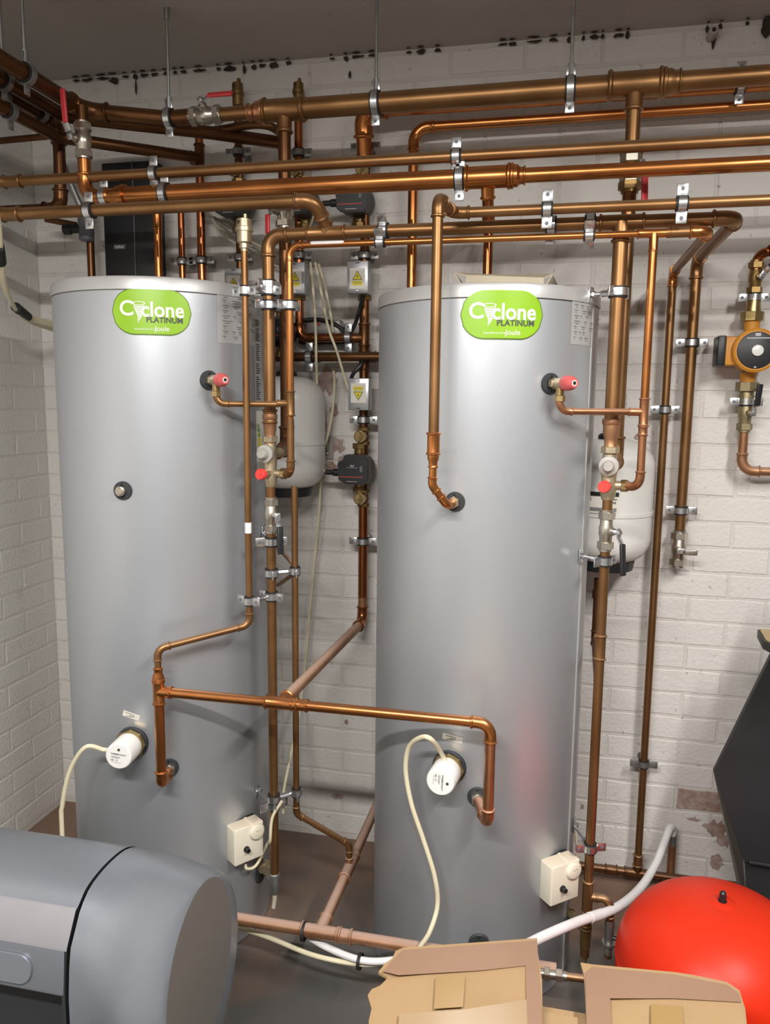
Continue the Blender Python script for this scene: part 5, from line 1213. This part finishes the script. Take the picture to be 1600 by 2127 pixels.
fl = sheet('flap', lt, .005, 'cardboard')
zt1 = zb_+.0055
sheet('brown_tape', [kb(836, 1974, zt1), kb(1116, 1954, zt1), kb(1119, 2003, zt1), kb(1000, 2016, zt1), kb(828, 2026, zt1), kb(795, 2018, zt1), kb(815, 1996, zt1)], .0008, 'cardboard_taped', fl)
sheet('brown_tape', [kb(1092, 2006, zt1), kb(1119, 2003, zt1), kb(1126, 2120, zt1), kb(1128, 2200, zt1), kb(1098, 2200, zt1)], .0008, 'cardboard_taped', fl)
sheet('tape_strip', [kb(905, 2031, zt1), kb(967, 2028, zt1), kb(962, 2092, zt1), kb(902, 2096, zt1)], .0008, 'tape', fl)
sheet('clear_tape', [kb(830, 2106, zt1), kb(960, 2098, zt1), kb(1112, 2074, zt1), kb(1116, 2200, zt1), kb(822, 2200, zt1)], .0006, 'tape_clear', fl)
rt2 = [kb(1206, 2004, zb_), kb(1230, 2008, zb_), kb(1400, 2024, zb_), kb(1440, 2030, zb_), kb(1510, 2045, zb_), kb(1536, 2062, zb_), kb(1548, 2100, za_), kb(1560, 2215, za_), kb(1222, 2215, za_), kb(1216, 2080, za_), kb(1213, 2030, zb_)]
fr_ = sheet('flap', rt2, .005, 'cardboard')
sheet('brown_tape', [kb(1230, 2009, zt1), kb(1400, 2025, zt1), kb(1510, 2046, zt1), kb(1534, 2062, zt1), kb(1540, 2082, zt1), kb(1400, 2074, zt1), kb(1218, 2074, zt1), kb(1216, 2020, zt1)], .0008, 'cardboard_taped', fr_)
sheet('brown_tape', [kb(1217, 2074, zt1), kb(1268, 2074, zt1), kb(1272, 2215, zt1), kb(1223, 2215, zt1)], .0008, 'cardboard_taped', fr_)
sheet('tape_strip', [kb(1352, 2086, zt1), kb(1418, 2090, zt1), kb(1424, 2215, zt1), kb(1356, 2215, zt1)], .0008, 'tape', fr_)
# pipe end with compression fitting passing behind the box
pq = at(1130, 2022, Y=1.46); pq2 = at(1240, 2036, Y=1.46)
t = thing('drain_pipe', 'short copper pipe with pale compression fitting behind the cardboard box', 'copper pipe', pq)
dd = (pq2-pq).normalized(); bm = B(); nut(bm, pq+dd*.006, dd, .014, .012); nut(bm, pq+dd*.03, dd, .0125, .014); lathe(bm, pq, dd, [(-.03, .009), (.045, .009)], 14); part(t, 'compression_fitting', bm, 'nickel')
pipe(t, pq+dd*.04, pq2+dd*.1, .0075, 'copper_dull')

# ------------------------------------------------------------------ grey appliance casing bottom left
t = thing('appliance_casing', 'rounded silver-grey plastic appliance casing in front of the corner cylinder', 'appliance', V(-.8, 1.15, 0))
# cross sections in the YZ plane from the back foot over the top to the front, joined along X
SX = -.775
def strip(bm, secs):
    cols = [[bm.verts.new(p) for p in sec] for sec in secs]
    for a, b_ in zip(cols, cols[1:]):
        for k in range(len(a)-1): bm.faces.new((a[k], a[k+1], b_[k+1], b_[k]))
    return cols
MAIN = spline([V(0, a, b_) for a, b_ in ((1.36, 0), (1.38, .30), (1.385, .48), (1.37, .57), (1.325, .640), (1.265, .682), (1.20, .694), (1.135, .688), (1.10, .666))], 5)
main = [(q.y, q.z) for q in MAIN]
bm = B(); strip(bm, [[V(x, y, z) for y, z in main] for x in (-1.5, -1.1, SX-.003)]); part(t, 'main_shell', bm, 'silver_shell')
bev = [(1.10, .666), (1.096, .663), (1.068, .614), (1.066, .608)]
bm = B(); strip(bm, [[V(x, y, z) for y, z in bev] for x in (-1.5, -1.1, SX-.004)]); part(t, 'bevel_strip', bm, 'silver_lit')
frn = [(1.066, .608), (1.058, .535), (1.060, .528), (1.09, .525)]
bm = B(); strip(bm, [[V(x, y, z) for y, z in frn] for x in (-1.5, -1.1, SX-.008)]); part(t, 'front_panel', bm, 'silver_shell')
hx0 = at(62, 2010, Y=1.055).x
bm = prism(B(), [V(hx0-.10+x, 1.0605+(z)*.11, .566+z) for x, z in stadium(.20, .050, 10)], V(0, -.004, 0)); part(t, 'handle_plate', bm, 'silver_shell')
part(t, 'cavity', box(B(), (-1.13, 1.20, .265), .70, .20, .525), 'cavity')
P0 = [V(0, y, z) for y, z in main] + [V(0, 1.068, .614), V(0, 1.062, .585), V(0, 1.056, .53), V(0, 1.056, .40), V(0, 1.09, .28), V(0, 1.20, .24)]
def resample(pts, n):
    L_ = [0]
    for a, b_ in zip(pts, pts[1:]): L_.append(L_[-1]+(b_-a).length)
    out = []
    for k in range(n):
        d = L_[-1]*k/(n-1); i_ = max(q for q in range(len(L_)) if L_[q] <= d+1e-9); i_ = min(i_, len(pts)-2)
        out.append(pts[i_].lerp(pts[i_+1], (d-L_[i_])/max(1e-9, L_[i_+1]-L_[i_])))
    return out
P0 = resample([p for p in P0 if p.z > .26], 57)
bm = B(); secs = []
for k in range(15):
    a = PI/2*k/14; x = SX+.003+.235*math.sin(a)**1.1; f = 1-math.cos(a); w = min(1, k/6); w = w*w*(3-2*w)
    fr0 = 1.055-.095*math.sin(a)**.8; bk0 = 1.384-.184*f; cy = (fr0+bk0)/2; ry = (bk0-fr0)/2; cz = .462+.148*f; rz = .233-.088*f
    sec = []
    for q in range(57):
        th = -.45*PI+1.93*PI*q/56
        e_ = V(0, cy+ry*math.cos(th), cz+rz*math.sin(th)); p_ = P0[q].lerp(e_, w); sec.append(V(x, p_.y, p_.z))
    secs.append(sec)
strip(bm, secs); part(t, 'end_shell', bm, 'silver_shell', sharp=50)
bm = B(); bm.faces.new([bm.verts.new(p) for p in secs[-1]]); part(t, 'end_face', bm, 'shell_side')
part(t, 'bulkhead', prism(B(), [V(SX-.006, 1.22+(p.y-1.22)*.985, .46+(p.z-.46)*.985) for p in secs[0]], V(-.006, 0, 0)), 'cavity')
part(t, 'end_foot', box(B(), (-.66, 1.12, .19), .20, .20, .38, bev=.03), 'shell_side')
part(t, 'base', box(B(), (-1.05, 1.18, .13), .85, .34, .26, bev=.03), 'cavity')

# ------------------------------------------------------------------ the two ceiling lights (behind and beside the viewer)
mat('lamp_body', (.8, .8, .78), None, rough=.4)
for (lx, ly, sx, sy, lb) in ((-.40, -.3, 1.2, .13, 'long white batten light on the ceiling facing the corner cylinder'), (.85, .45, .13, 1.2, 'long white batten light on the ceiling running towards the black hopper')):
    t = thing('ceiling_light', lb, 'ceiling light', V(lx, ly, ZC), 'ceiling batten lights')
    part(t, 'body', box(B(), (lx, ly, ZC-.055), sx, sy, .11, bev=.01), 'lamp_body')
    for q in (-1, 1):
        c = V(lx+q*(sx/2+.01 if sx > 1 else 0), ly+q*(sy/2+.01 if sy > 1 else 0), ZC-.075)
        part(t, 'end_cap', box(B(), c, .02 if sx > 1 else .13, .02 if sy > 1 else .13, .15, bev=.005), 'lamp_body')
